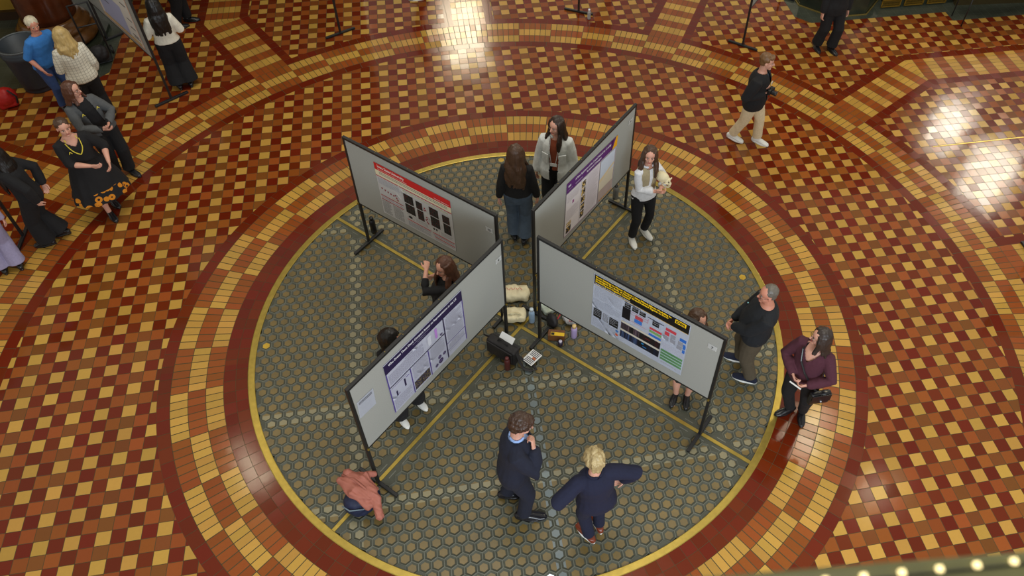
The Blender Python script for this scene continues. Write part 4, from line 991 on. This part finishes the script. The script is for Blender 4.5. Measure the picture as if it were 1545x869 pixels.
# camera in the walking man's hands
c_ = P['camera_man']; cp = (c_['w'](c_['wr'][0])+c_['w'](c_['wr'][1]))/2+Vector((math.cos(c_['yaw']+PI/2), math.sin(c_['yaw']+PI/2), 0))*.10+Vector((0, 0, .02))
e = empty('camera', cp, c_['yaw']-.2, 'black camera with lens held by the man in cream trousers', 'camera'); GL = mat('lens_glass', (.01, .01, .02), .05, coat=1)
bm = B(); box(bm, (0, 0, 0), (.135, .05, .09), bev=.012); box(bm, (0, .0, .055), (.05, .045, .03), bev=.010); tube(bm, [(-.055, .02, -.03), (-.055, .02, .035)], [.016, .016], 10); obj('camera_body', bake(bm, .004, 1), BLACKM, e, True)
bm = B(); lathe(bm, [(.034, 0), (.036, .02), (.034, .05), (.038, .07), (.036, .085)], 20); bmesh.ops.rotate(bm, cent=(0, 0, 0), matrix=Matrix.Rotation(-PI/2, 3, 'X'), verts=bm.verts[:]); bmesh.ops.translate(bm, vec=(.01, .02, -.005), verts=bm.verts[:]); l_ = obj('lens', bm, BLACKM, e, True)
bm = B(); ball(bm, (.01, .104, -.005), (.030, .006, .030)); obj('lens_element', bm, GL, l_, True)

# crossbody bag, strap and folded paper of the woman in burgundy
b_ = P['burgundy_woman']; rt = b_['root']; S_ = b_['S']
bl = Vector((-.265, .09, .80)); e = empty('crossbody_bag', b_['w'](bl), b_['yaw']+.9, 'small black crossbody bag on the hip of the woman in burgundy', 'handbag')
bm = B(); box(bm, (0, 0, 0), (.24, .07, .20), bev=.02); obj('bag_body', bake(bm, .008, 3, .006, 12, 4), SB['m'], e, True)
bm = B(); box(bm, (0, .042, .04), (.22, .012, .11), bev=.005); obj('flap', bm, SB['m'], e); bm = B(); ball(bm, (0, .052, -.01), .01, seg=8); obj('clasp', bm, SILV, e)
iv = lambda p: Matrix.Rotation(-(b_['yaw']+.9), 3, 'Z') @ (b_['w'](p)-b_['w'](bl))
bm = B(); tube(bm, [iv((-.22, .12, .90)), iv((-.15, .165, 1.0)), iv((-.04, .185, 1.15)), iv((.05, .165, 1.28)), iv((.10, .09, 1.385)), iv((.09, -.0, 1.42)), iv((.02, -.13, 1.28)), iv((-.12, -.15, 1.05)), iv((-.22, -.02, .90))], [(.012, .005)]*9, 8); obj('strap', bm, SB['m'], e)
pa = b_['w'](b_['wr'][0]+Vector((.03, .10, -.01))); pb = b_['w'](b_['wr'][1]+Vector((-.03, .10, -.01)))
m_ = (pa+pb)/2; d_ = pb-pa; e = empty('folded_paper', m_, math.atan2(d_.y, d_.x), 'thin silver-grey folded paper held between both hands of the woman in burgundy', 'paper')
bm = B(); bar(bm, (-d_.length*.5, 0, 0), (d_.length*.5, 0, -.0), .022, .003); obj('sheet', bm, SILV, e); bm = B(); bar(bm, (-d_.length*.5, .004, .004), (d_.length*.5, .004, .006), .015, .002); obj('inner_sheet', bm, WHITE, e)

# ------------------------------------------------------------------ bags and bottles round the hub
def plain(name, me, m, label, cat, loc=(0, 0, 0), rz=0, group=None, smooth=True):
    o = obj(name, me, m, None, smooth); o.location = loc; o.rotation_euler = (0, 0, rz); return tag(o, label, cat, group)
CAN = mat('cream_canvas', srgb(226, 214, 176), .9, 0, .07, 20, .4, 300); REDI = mat('red_ink', srgb(200, 60, 60), .7)
def tote(label, loc, rz, L, D, H, seed, script=True, straps=True):
    e = empty('tote_bag', loc, rz, label, 'tote bag')
    bm = B(); box(bm, (0, 0, H*.5), (L, D, H), bev=min(D, H)*.3); ball(bm, (-L*.2, 0, H*.75), (L*.28, D*.5, H*.35)); ball(bm, (L*.22, D*.1, H*.6), (L*.25, D*.5, H*.35))
    me = bake(bm, .010, 4, .022, 9, seed)
    for v in me.vertices: v.co.z = max(v.co.z, .002)
    obj('bag_body', me, CAN, e, True)
    if script:
        bm = B(); pts = [(-L*.28+L*.56*t/14, .02*math.sin(t*1.7)-.01, H*1.02+.035) for t in range(15)]
        tube(bm, pts, [.0035]*15, 6); obj('red_lettering', bm, REDI, e)
    if straps:
        for k in range(2):
            bm = B(); pts = [(-L*.3+.05*k, -D*.2, H*1.0), (-L*.15, -D*.3, H*1.35), (L*.05*k, -D*.15, H*1.15), (L*.2, -D*.35, H*1.3), (L*.3, -D*.1-.03*k, H*1.0), (L*.1, -D*.5, H*.8)]
            tube(bm, pts, [(.014, .004)]*6, 8); obj('strap', bake(bm, .004, 2), mat('cream_webbing', srgb(206, 198, 162), .9), e, True)
    return e
tote('cream canvas tote bag with red script lying behind another tote at the hub', (-.02, .49, 0), -.12, .38, .22, .15, 2, True, False)
tote('cream canvas tote bag with tangled straps at the hub, in front of the script one', (-.06, .13, .041), -.1, .29, .20, .11, 5, False, True)
def bottle(label, loc, h, r, col, capcol, cat='bottle', trans=0, caph=.045, name='water_bottle'):
    e = empty(name, loc, 0, label, cat); k = '%d_%d_%d' % col
    bm = B(); lathe(bm, [(r*.9, 0), (r, .008), (r, h*.62), (r*.97, h*.72), (r*.62, h-caph), (r*.55, h-caph+.002)], 24); obj('bottle_body', bm, mat('bottle_'+k+('_c' if trans else ''), srgb(*col), .35 if not trans else .1, 0, .04, trans=trans), e, True)
    bm = B(); lathe(bm, [(r*.66, h-caph), (r*.68, h-caph*.2), (r*.5, h)], 20); obj('cap', bm, mat('cap_%d_%d_%d' % capcol, srgb(*capcol), .4), e, True); return e
bottle('light blue insulated bottle beside the cream tote bags', (.15, .06, 0), .27, .038, (158, 186, 214), (206, 220, 230))
bottle('dark red bottle standing in front of the black briefcase', (-.245, -.60, 0), .24, .036, (88, 36, 36), (100, 44, 42))
bottle('lavender bottle with a peach lid beside the plastic bag', (.64, -.26, 0), .24, .040, (178, 160, 206), (222, 190, 130))
bottle('black bottle at the foot of the back left board', (-1.80, 1.96, 0), .29, .042, (20, 20, 22), (16, 16, 18))
bottle('grey tumbler with a black ring lid under the back right board', (1.69, 2.10, 0), .25, .042, (112, 112, 108), (20, 20, 22), 'tumbler', caph=.02, name='tumbler')
bottle('clear plastic water bottle at the foot of a stand at the top edge', (2.20, 6.78, .0), .21, .032, (220, 226, 230), (235, 238, 240), trans=.6)
bottle('small dark purple jar with a pale lid at the front of the snacks', (.45, -.36, 0), .09, .032, (36, 26, 52), (196, 190, 206), 'jar', caph=.02, name='jar')
# briefcase
e = empty('briefcase', (-.27, -.40, 0), math.radians(-44), 'black soft briefcase with a long strap lying by the hub', 'briefcase'); BN = mat('black_nylon', (.014, .012, .013), .6, 0, .12, 30, .3, 200)
bm = B(); box(bm, (0, 0, .135), (.43, .13, .26), bev=.03); obj('bag_body', bake(bm, .009, 3, .007, 8, 3), BN, e, True)
bm = B(); box(bm, (0, -.075, .15), (.38, .02, .20), bev=.008); obj('front_flap', bm, BN, e)
bm = B(); tube(bm, [(-.07, 0, .265), (-.06, 0, .30), (.06, 0, .30), (.07, 0, .265)], [.010]*4, 8); obj('handle', bm, BN, e, True)
bm = B(); tube(bm, [(.21, 0, .22), (.27, -.02, .10), (.33, -.03, .03), (.42, .0, .02), (.46, .05, .02), (.40, .08, .02), (.28, .06, .04), (.21, .03, .12)], [(.022, .007)]*8, 8, axis=(0, 1, 0)); obj('shoulder_strap', bake(bm, .005, 2), BN, e, True)
bm = B(); tube(bm, [(-.215, 0, .24), (-.27, .01, .20), (-.30, .02, .18)], [(.02, .01)]*3, 8); obj('strap_end', bm, BN, e, True)
o = B(); box(o, (0, 0, 0), (.20, .002, .13)); o_ = obj('paper_sheet', o, WHITE); tag(o_, 'white sheet of paper sticking up behind the black briefcase', 'paper'); o_.location = (-.22, -.36, .27); o_.rotation_euler = (-.9, 0, math.radians(-44))
e = empty('leaflet', (.07, -.53, .004), math.radians(-50), 'printed leaflet with dark text rows lying on the briefcase strap', 'leaflet'); e.location.z = .062
bm = B(); box(bm, (0, 0, 0), (.15, .20, .002)); obj('paper', bm, WHITE, e)
bm = B()
for k in range(9):
    if k != 4: box(bm, (-.0, .085-.021*k, .002), (.12, .010, .001))
obj('text_print', bm, flatmat((40, 40, 60)), e); bm = B(); box(bm, (.03, .0, .0025), (.05, .03, .001)); obj('picture_print', bm, flatmat((190, 110, 70)), e)
# plastic bag, snacks, backpack
bm = B(); ball(bm, (0, 0, .09), (.14, .12, .10)); ball(bm, (.07, .05, .13), (.08, .07, .07)); ball(bm, (-.08, .06, .12), (.07, .08, .08)); tube(bm, [(.0, .0, .15), (.02, .02, .24)], [.05, .025], 10)
me = bake(bm, .008, 1, .022, 16, 9); 
for v in me.vertices: v.co.z = max(v.co.z, .002)
e = empty('plastic_bag', (.67, .0, 0), 0, 'crumpled white plastic bag with red rings under the front right board', 'plastic bag'); obj('bag_body', me, mat('white_plastic', srgb(222, 220, 218), .3, 0, .03, trans=.15), e, True)
for k, (x, y, z) in enumerate(((.04, -.10, .12), (-.05, -.09, .15))):
    bm = B(); tube(bm, [(x+.02*math.cos(t*PI/5), y-.03, z+.02*math.sin(t*PI/5)) for t in range(11)], [.004]*11, 6); obj('red_ring_logo', bm, REDI, e)
bm = B(); box(bm, (0, 0, .05), (.26, .17, .09), Matrix.Rotation(.15, 3, 'X'), bev=.02); me = bake(bm, .008, 2, .016, 14, 5)
for v in me.vertices: v.co.z = max(v.co.z, .002)
plain('paper_bag', me, mat('pale_green_paper', srgb(196, 206, 190), .7, 0, .05), 'pale crumpled paper bag with green flecks beside the hub', 'paper bag', (.43, .22, 0), .3)
bm = B(); box(bm, (0, 0, .06), (.16, .10, .05), Matrix.Rotation(.4, 3, 'Y'), bev=.02); plain('snack_pouch', bake(bm, .007, 2, .012, 20, 3), mat('lime_pouch', srgb(120, 170, 50), .4), 'lime green snack pouch on the pale paper bag', 'snack pouch', (.46, .24, .10), .6)
bm = B(); box(bm, (0, 0, .04), (.13, .09, .05), bev=.015); plain('snack_pouch', bake(bm, .007, 2, .012, 20, 8), mat('brown_pouch', srgb(110, 60, 36), .4), 'brown snack pouch behind the white plastic bag', 'snack pouch', (.80, .17, .0), -.3)
e = empty('snack_box', (.42, -.245, 0), math.radians(-15), 'brown snack box with a yellow and black label', 'snack box')
bm = B(); box(bm, (0, 0, .055), (.21, .10, .11), bev=.006); obj('carton', bm, mat('brown_carton', srgb(108, 66, 34), .5, 0, .2, 40), e); bm = B(); box(bm, (.015, -.02, .112), (.17, .05, .003)); l_ = obj('yellow_label', bm, mat('yellow_label', srgb(226, 184, 30), .5), e)
bm = B(); box(bm, (-.045, -.02, .1145), (.04, .035, .002)); obj('mark_print', bm, flatmat((20, 18, 16)), l_)
e = empty('backpack', (.40, -.04, 0), .4, 'black backpack with looped red-lined straps beside the post at the hub', 'backpack')
bm = B(); ball(bm, (0, 0, .10), (.06, .10, .11)); box(bm, (0, 0, .07), (.09, .15, .13), bev=.03); me = bake(bm, .008, 2, .01, 10, 6)
for v in me.vertices: v.co.z = max(v.co.z, .002)
obj('bag_body', me, BN, e, True)
for k in range(2):
    bm = B(); tube(bm, [(.04, -.06+.06*k, .17), (.09, -.05+.05*k, .23), (.16, -.04+.04*k, .20), (.18, -.05+.03*k, .10)], [(.010, .005)]*4, 8); obj('strap', bm, BN if k else mat('red_webbing', srgb(170, 40, 46), .7), e, True)
# coat on a bag by the front left board
e = empty('navy_bag', (-1.99, -2.07, 0), .5, 'dark navy backpack on the floor under the salmon jacket', 'backpack')
NB = mat('navy_nylon', srgb(24, 32, 62), .55, 0, .1, 20, .3, 150); bm = B(); ball(bm, (0, 0, .16), (.19, .15, .17)); ball(bm, (.02, -.02, .09), (.18, .14, .10)); me = bake(bm, .010, 3, .016, 7, 2)
for v in me.vertices: v.co.z = max(v.co.z, .002)
obj('bag_body', me, NB, e, True); bm = B(); tube(bm, [(-.19, .02, .20), (-.16, -.09, .24), (-.04, -.15, .22), (.10, -.13, .20)], [.008]*4, 8); obj('zip_piping', bm, mat('pale_piping', srgb(110, 128, 140), .5), e, True)
SAL = mat('salmon_cloth', srgb(166, 100, 84), .75, 0, .07, 14, .4, 90)
e = empty('jacket', (-1.98, -2.02, .34), math.radians(-38), 'salmon pink jacket draped over the navy bag by the front left board', 'jacket')
bm = B(); ball(bm, (0, 0, .02), (.23, .15, .07)); tube(bm, [(-.16, .06, .03), (0, .10, .05), (.16, .05, .0)], [.06, .07, .055]); tube(bm, [(-.2, -.04, .02), (0, -.08, .045), (.2, -.10, -.05)], [.05, .06, .05]); tube(bm, [(.1, .02, .03), (.24, -.02, -.03), (.30, -.07, -.10)], [.055, .05, .04]); tube(bm, [(-.1, .1, 0), (.02, .16, .02), (.06, .2, .01)], [.05, .045, .03])
b0 = bake(bm, .008, 2, .030, 7, 11, ws=(.5, 2, 1)); obj('draped_body', b0, SAL, e, True)
bm = B(); tube(bm, [(.27, -.06, -.07), (.34, -.12, -.14)], [.044, .046], 12); obj('cuff', bake(bm, .006, 1, .006, 40), SAL, e, True)
bm = B(); tube(bm, [(-.2, .0, .07), (-.05, .015, .105), (.12, -.01, .08)], [(.012, .006)]*3, 8); obj('zip_seam', bm, SAL, e, True)

# ------------------------------------------------------------------ top left: can, red bag, cart
e = empty('trash_can', (-7.08, 6.12, 0), .3, 'large round grey plastic trash can with an open rim', 'trash can'); GP = mat('slate_plastic', srgb(52, 60, 68), .5, 0, .12, 9, .2, 30)
bm = B(); lathe(bm, [(.235, 0), (.25, .02), (.295, .62), (.31, .64), (.312, .70), (.30, .72), (.318, .80), (.272, .80), (.255, .06), (.05, .055)], 40); obj('can_body', bm, GP, e, True)
bm = B(); n = 40; tube(bm, [(.312*math.cos(k*2*PI/n), .312*math.sin(k*2*PI/n), .80) for k in range(n+1)], [(.016, .012)]*(n+1), 8, axis=(0, 0, 1), cap=0); obj('rim', bm, mat('scuffed_plastic', srgb(92, 98, 100), .45, 0, .25, 25), e, True)
for sd in (0, PI):
    bm = B(); tube(bm, [(.30*math.cos(sd+a), .30*math.sin(sd+a), .68) if abs(a) < .01 else (.355*math.cos(sd+a), .355*math.sin(sd+a), .68) for a in (-.25, -.1, .1, .25)], [.014]*4, 8, axis=(0, 0, 1)); obj('handle', bm, GP, e, True)
bm = B(); ball(bm, (0, 0, .42), (.255, .255, .10)); obj('bin_liner', bake(bm, .012, 1, .03, 10, 1), mat('clear_liner', srgb(60, 64, 66), .25), e, True)
e = empty('red_bag', (-7.42, 5.62, 0), .4, 'red bag with black trim on the floor left of the trash can', 'bag'); REDC = mat('red_nylon', srgb(168, 24, 18), .5, 0, .1)
bm = B(); ball(bm, (0, 0, .17), (.17, .13, .17)); box(bm, (0, 0, .12), (.28, .20, .22), bev=.04); obj('bag_body', bake(bm, .010, 3, .012, 8, 7), REDC, e, True); bm = B(); tube(bm, [(.12, -.10, .08), (.15, -.12, .2), (.08, -.1, .33)], [.014]*3, 8); obj('strap', bm, BN, e, True)
e = empty('luggage_cart', (-6.27, 6.78, 0), math.radians(20), 'black folding luggage cart with a black bag beside the column', 'cart')
for sd in (-1, 1):
    bm = B(); tube(bm, [(sd*.15, 0, .04), (sd*.15, .0, 1.02)], [.014, .014], 8); obj('upright', bm, BLACKM, e, True)
    bm = B(); lathe(bm, [(.07, 0), (.075, .01), (.07, .03)], 18); bmesh.ops.rotate(bm, cent=(0, 0, 0), matrix=Matrix.Rotation(PI/2, 3, 'Y'), verts=bm.verts[:]); bmesh.ops.translate(bm, vec=(sd*.19-.015, .05, .076), verts=bm.verts[:]); obj('wheel', bm, BLACKM, e, True)
for z in (1.02, .62): bm = B(); tube(bm, [(-.15, 0, z), (.15, 0, z)], [.013]*2, 8); obj('cross_bar', bm, BLACKM, e, True)
bm = B(); box(bm, (0, -.12, .03), (.30, .22, .012), bev=.004); obj('toe_plate', bm, BLACKM, e)
bm = B(); ball(bm, (0, -.12, .21), (.14, .10, .16)); plain('duffel_bag', bake(bm, .010, 2, .02, 9, 4), BN, 'black soft bag standing on the luggage cart', 'bag', Vector((-6.27, 6.78, 0)) + Vector((.034, -.1, .0)), math.radians(20))

# ------------------------------------------------------------------ architecture at the top corners
DGM = mat('dark_green_marble', srgb(44, 50, 40), .25, 0, .3, 4); YW = mat('ochre_wall_paint', srgb(166, 134, 40), .7, 0, .06, 3); BRM = mat('brown_marble', srgb(84, 40, 20), .2, 0, .3, 5); WD = mat('dark_wood', srgb(58, 38, 22), .35, 0, .3, 6); BEI = mat('tan_stone', srgb(128, 112, 66), .5, 0, .15, 6)
def octo(bm, r, z0, z1):
    vs = [[bm.verts.new((r*math.cos(PI/8+k*PI/4), r*math.sin(PI/8+k*PI/4), z)) for k in range(8)] for z in (z0, z1)]
    for k in range(8): bm.faces.new((vs[0][k], vs[0][(k+1) % 8], vs[1][(k+1) % 8], vs[1][k]))
    bm.faces.new(vs[0][::-1]); bm.faces.new(vs[1])
e = empty('column', (-7.05, 7.42, 0), 0, 'thick brown marble column with a moulded round base at the top left', 'column')
bm = B(); octo(bm, .80, 0, .07); obj('plinth', bm, DGM, e)
bm = B(); lathe(bm, [(.60, .07), (.64, .12), (.64, .18), (.58, .23), (.55, .25), (.56, .30), (.58, .34), (.53, .39), (.49, .41), (.49, .46), (.45, .50)], 48); obj('base', bm, mat('bronze_brown_stone', srgb(96, 60, 24), .25, 0, .2, 6), e, True)
bm = B(); lathe(bm, [(.43, .48), (.42, .6), (.42, 4.5)], 48); obj('shaft', bm, BRM, e, True)
def wall(name, a, b_, z1, m, th=.2):
    bm = B(); a = Vector((*a, z1/2)); b_ = Vector((*b_, z1/2)); bar(bm, a, b_, th, z1, bev=0); o = obj(name, bm, m); o['kind'] = 'structure'; return o
wall('wall_left', (-12, 8.35), (-7.35, 8.35), 9.5, YW); wall('baseboard_left', (-12, 8.22), (-7.35, 8.22), .16, WD, .10)
wall('wall_back', (-6.6, 9.3), (-2.0, 9.3), 5, DGM); 
wall('trim_9', (-6.6, 9.17), (-2.0, 9.17), .10, BEI, .07)
bm = B(); box(bm, (-4.6, 9.18, .62), (4.0, .05, .10)); obj('trim_10', bm, BEI)['kind'] = 'structure'
wall('wall_right', (7.97, 6.62), (9.35, 6.62), 5, DGM, .5); wall('wall_right', (9.35, 6.9), (14, 6.55), 1.1, WD, 1.0)
wall('baseboard_right', (9.35, 6.30), (14, 5.98), .22, mat('bronze_base', srgb(62, 52, 26), .4, 0, .2), .08)
bm = B()
for r_, z0, z1 in ((.88, 0, .34),): octo(bm, r_, z0, z1)
o = obj('pier_base', bm, DGM); tag(o, 'octagonal dark marble pier base with a brass edge at the top right', 'pier base'); o.location = (7.12, 7.02, 0)
bm = B(); vs = []
pts = [(.90*math.cos(PI/8+k*PI/4), .90*math.sin(PI/8+k*PI/4), .012) for k in range(9)]
for a, b_ in zip(pts, pts[1:]): bar(bm, a, b_, .02, .02, bev=0)
e2 = obj('brass_edging', bm, mat('dull_brass', srgb(150, 130, 70), .4, .5), o)
for k in range(3):
    e = empty('brass_vent_grille', (8.02+.48*k, 6.345, .03), 0, 'gilt floor-level vent grille in the dark wall base at the top right', 'vent grille', 'vent grilles in the wall base'); GD = mat('gilt_metal', srgb(140, 108, 30), .4, .4, .15)
    bm = B()
    for c, sz in (((0, 0, .01), (.40, .015, .02)), ((0, 0, .15), (.40, .015, .02)), ((-.19, 0, .08), (.02, .015, .14)), ((.19, 0, .08), (.02, .015, .14))): box(bm, c, sz)
    obj('frame', bm, GD, e)
    bm = B()
    for j in range(14): bar(bm, (-.17+.026*j-.012, .004, .03), (-.17+.026*j+.012, .004, .135), .004, .006, bev=0); bar(bm, (-.17+.026*j+.012, .004, .03), (-.17+.026*j-.012, .004, .135), .004, .006, bev=0)
    obj('lattice', bm, GD, e)
for k, (cx, cy, sx, sy) in enumerate(((-8.6, 11.0, 9.6, 8.4), (8.6, 9.5, 3.9, 6.0), (-12.5, 5.2, 7.0, 3.2))):  # unseen gallery slabs, added and cut to darken the corners
    bm = B(); box(bm, (cx, cy, 4.7), (sx, sy, .3)); obj('ceiling', bm, mat('ceiling_plaster', srgb(170, 150, 110), .9))['kind'] = 'structure'
# table at the far right
e = empty('folding_table', (10.0, 5.75, 0), 0, 'table at the top right edge of which only a thin black leg shows', 'table')
bm = B(); box(bm, (0, 0, .735), (1.84, .44, .03), bev=.006); obj('table_top', bm, WD, e)
for x in (-.89, .89):
    for y in (-.18, .18): bm = B(); tube(bm, [(x, y, .0), (x*.985, y, .72)], [.012, .012], 8, cap=0); obj('leg', bm, BLACKM, e, True)

# gallery handrail just below the camera, with glowing blocks standing in for lamp reflections
a = at(1560, 827, 7.2); b_ = at(1000, 871, 7.2); d_ = (a-b_).normalized(); nn = Vector((d_.y, -d_.x, 0))
if nn.dot(CAM-a) < 0: nn = -nn
e = empty('handrail', (a+b_)/2, math.atan2(d_.y, d_.x), 'out of focus greenish stone handrail at the bottom right edge', 'handrail')
RAILM = mat('green_grey_stone', srgb(104, 104, 66), .3, 0, .15, 6)
ly = -1 if (Matrix.Rotation(-math.atan2(d_.y, d_.x), 3, 'Z') @ nn).y < 0 else 1
bm = B(); box(bm, (.6, ly*.11, -.05), (3.4, .22, .10), bev=.012); obj('rail', bm, RAILM, e)
bm = B(); box(bm, (.6, ly*.12, -.36), (3.4, .10, .52), bev=.01); obj('parapet', bm, RAILM, e)
WL = mat('warm_bulb', (1.0, .80, .38), .3, emit=1.7); e2 = empty('string_light', e.location+Vector((0, 0, .0)), e.rotation_euler.z, 'string of small square warm lights along the handrail', 'string lights')
Ri = Matrix.Rotation(-e.rotation_euler.z, 3, 'Z'); LP = [Ri @ (at(x, y, 7.2)-e.location) for x, y in ((1302, 872), (1356, 866), (1411, 861), (1471, 855), (1528, 849))]
step = (LP[-1]-LP[0])/4
for k in range(-3, 12):
    p_ = LP[0]+step*k; bm = B(); box(bm, (p_.x, p_.y, .005), (.010, .010, .009), bev=.002); obj('bulb', bm, WL, e2)
bm = B(); tube(bm, [LP[0]+step*k+Vector((0, ly*.004, .003)) for k in (-4, 0, 4, 8, 12)], [.002]*5, 6); obj('cord', bm, BLACKM, e2)

# chest pockets of the white shirt jacket
q = PEOPLE['white_woman']
for sd in (-1, 1):
    R_ = rot_to(q['Fw']+q['A']*sd*.45)
    bm = B(); box(bm, front('white_woman', 1.14, sd*.115, .135), (.095, .012, .13), R_, bev=.004); k_ = obj('chest_pocket', bm, MATS['white_corduroy'], q['root'])
    bm = B(); box(bm, front('white_woman', 1.21, sd*.115, .138), (.10, .014, .04), R_, bev=.004); obj('pocket_flap', bm, MATS['white_corduroy'], k_)
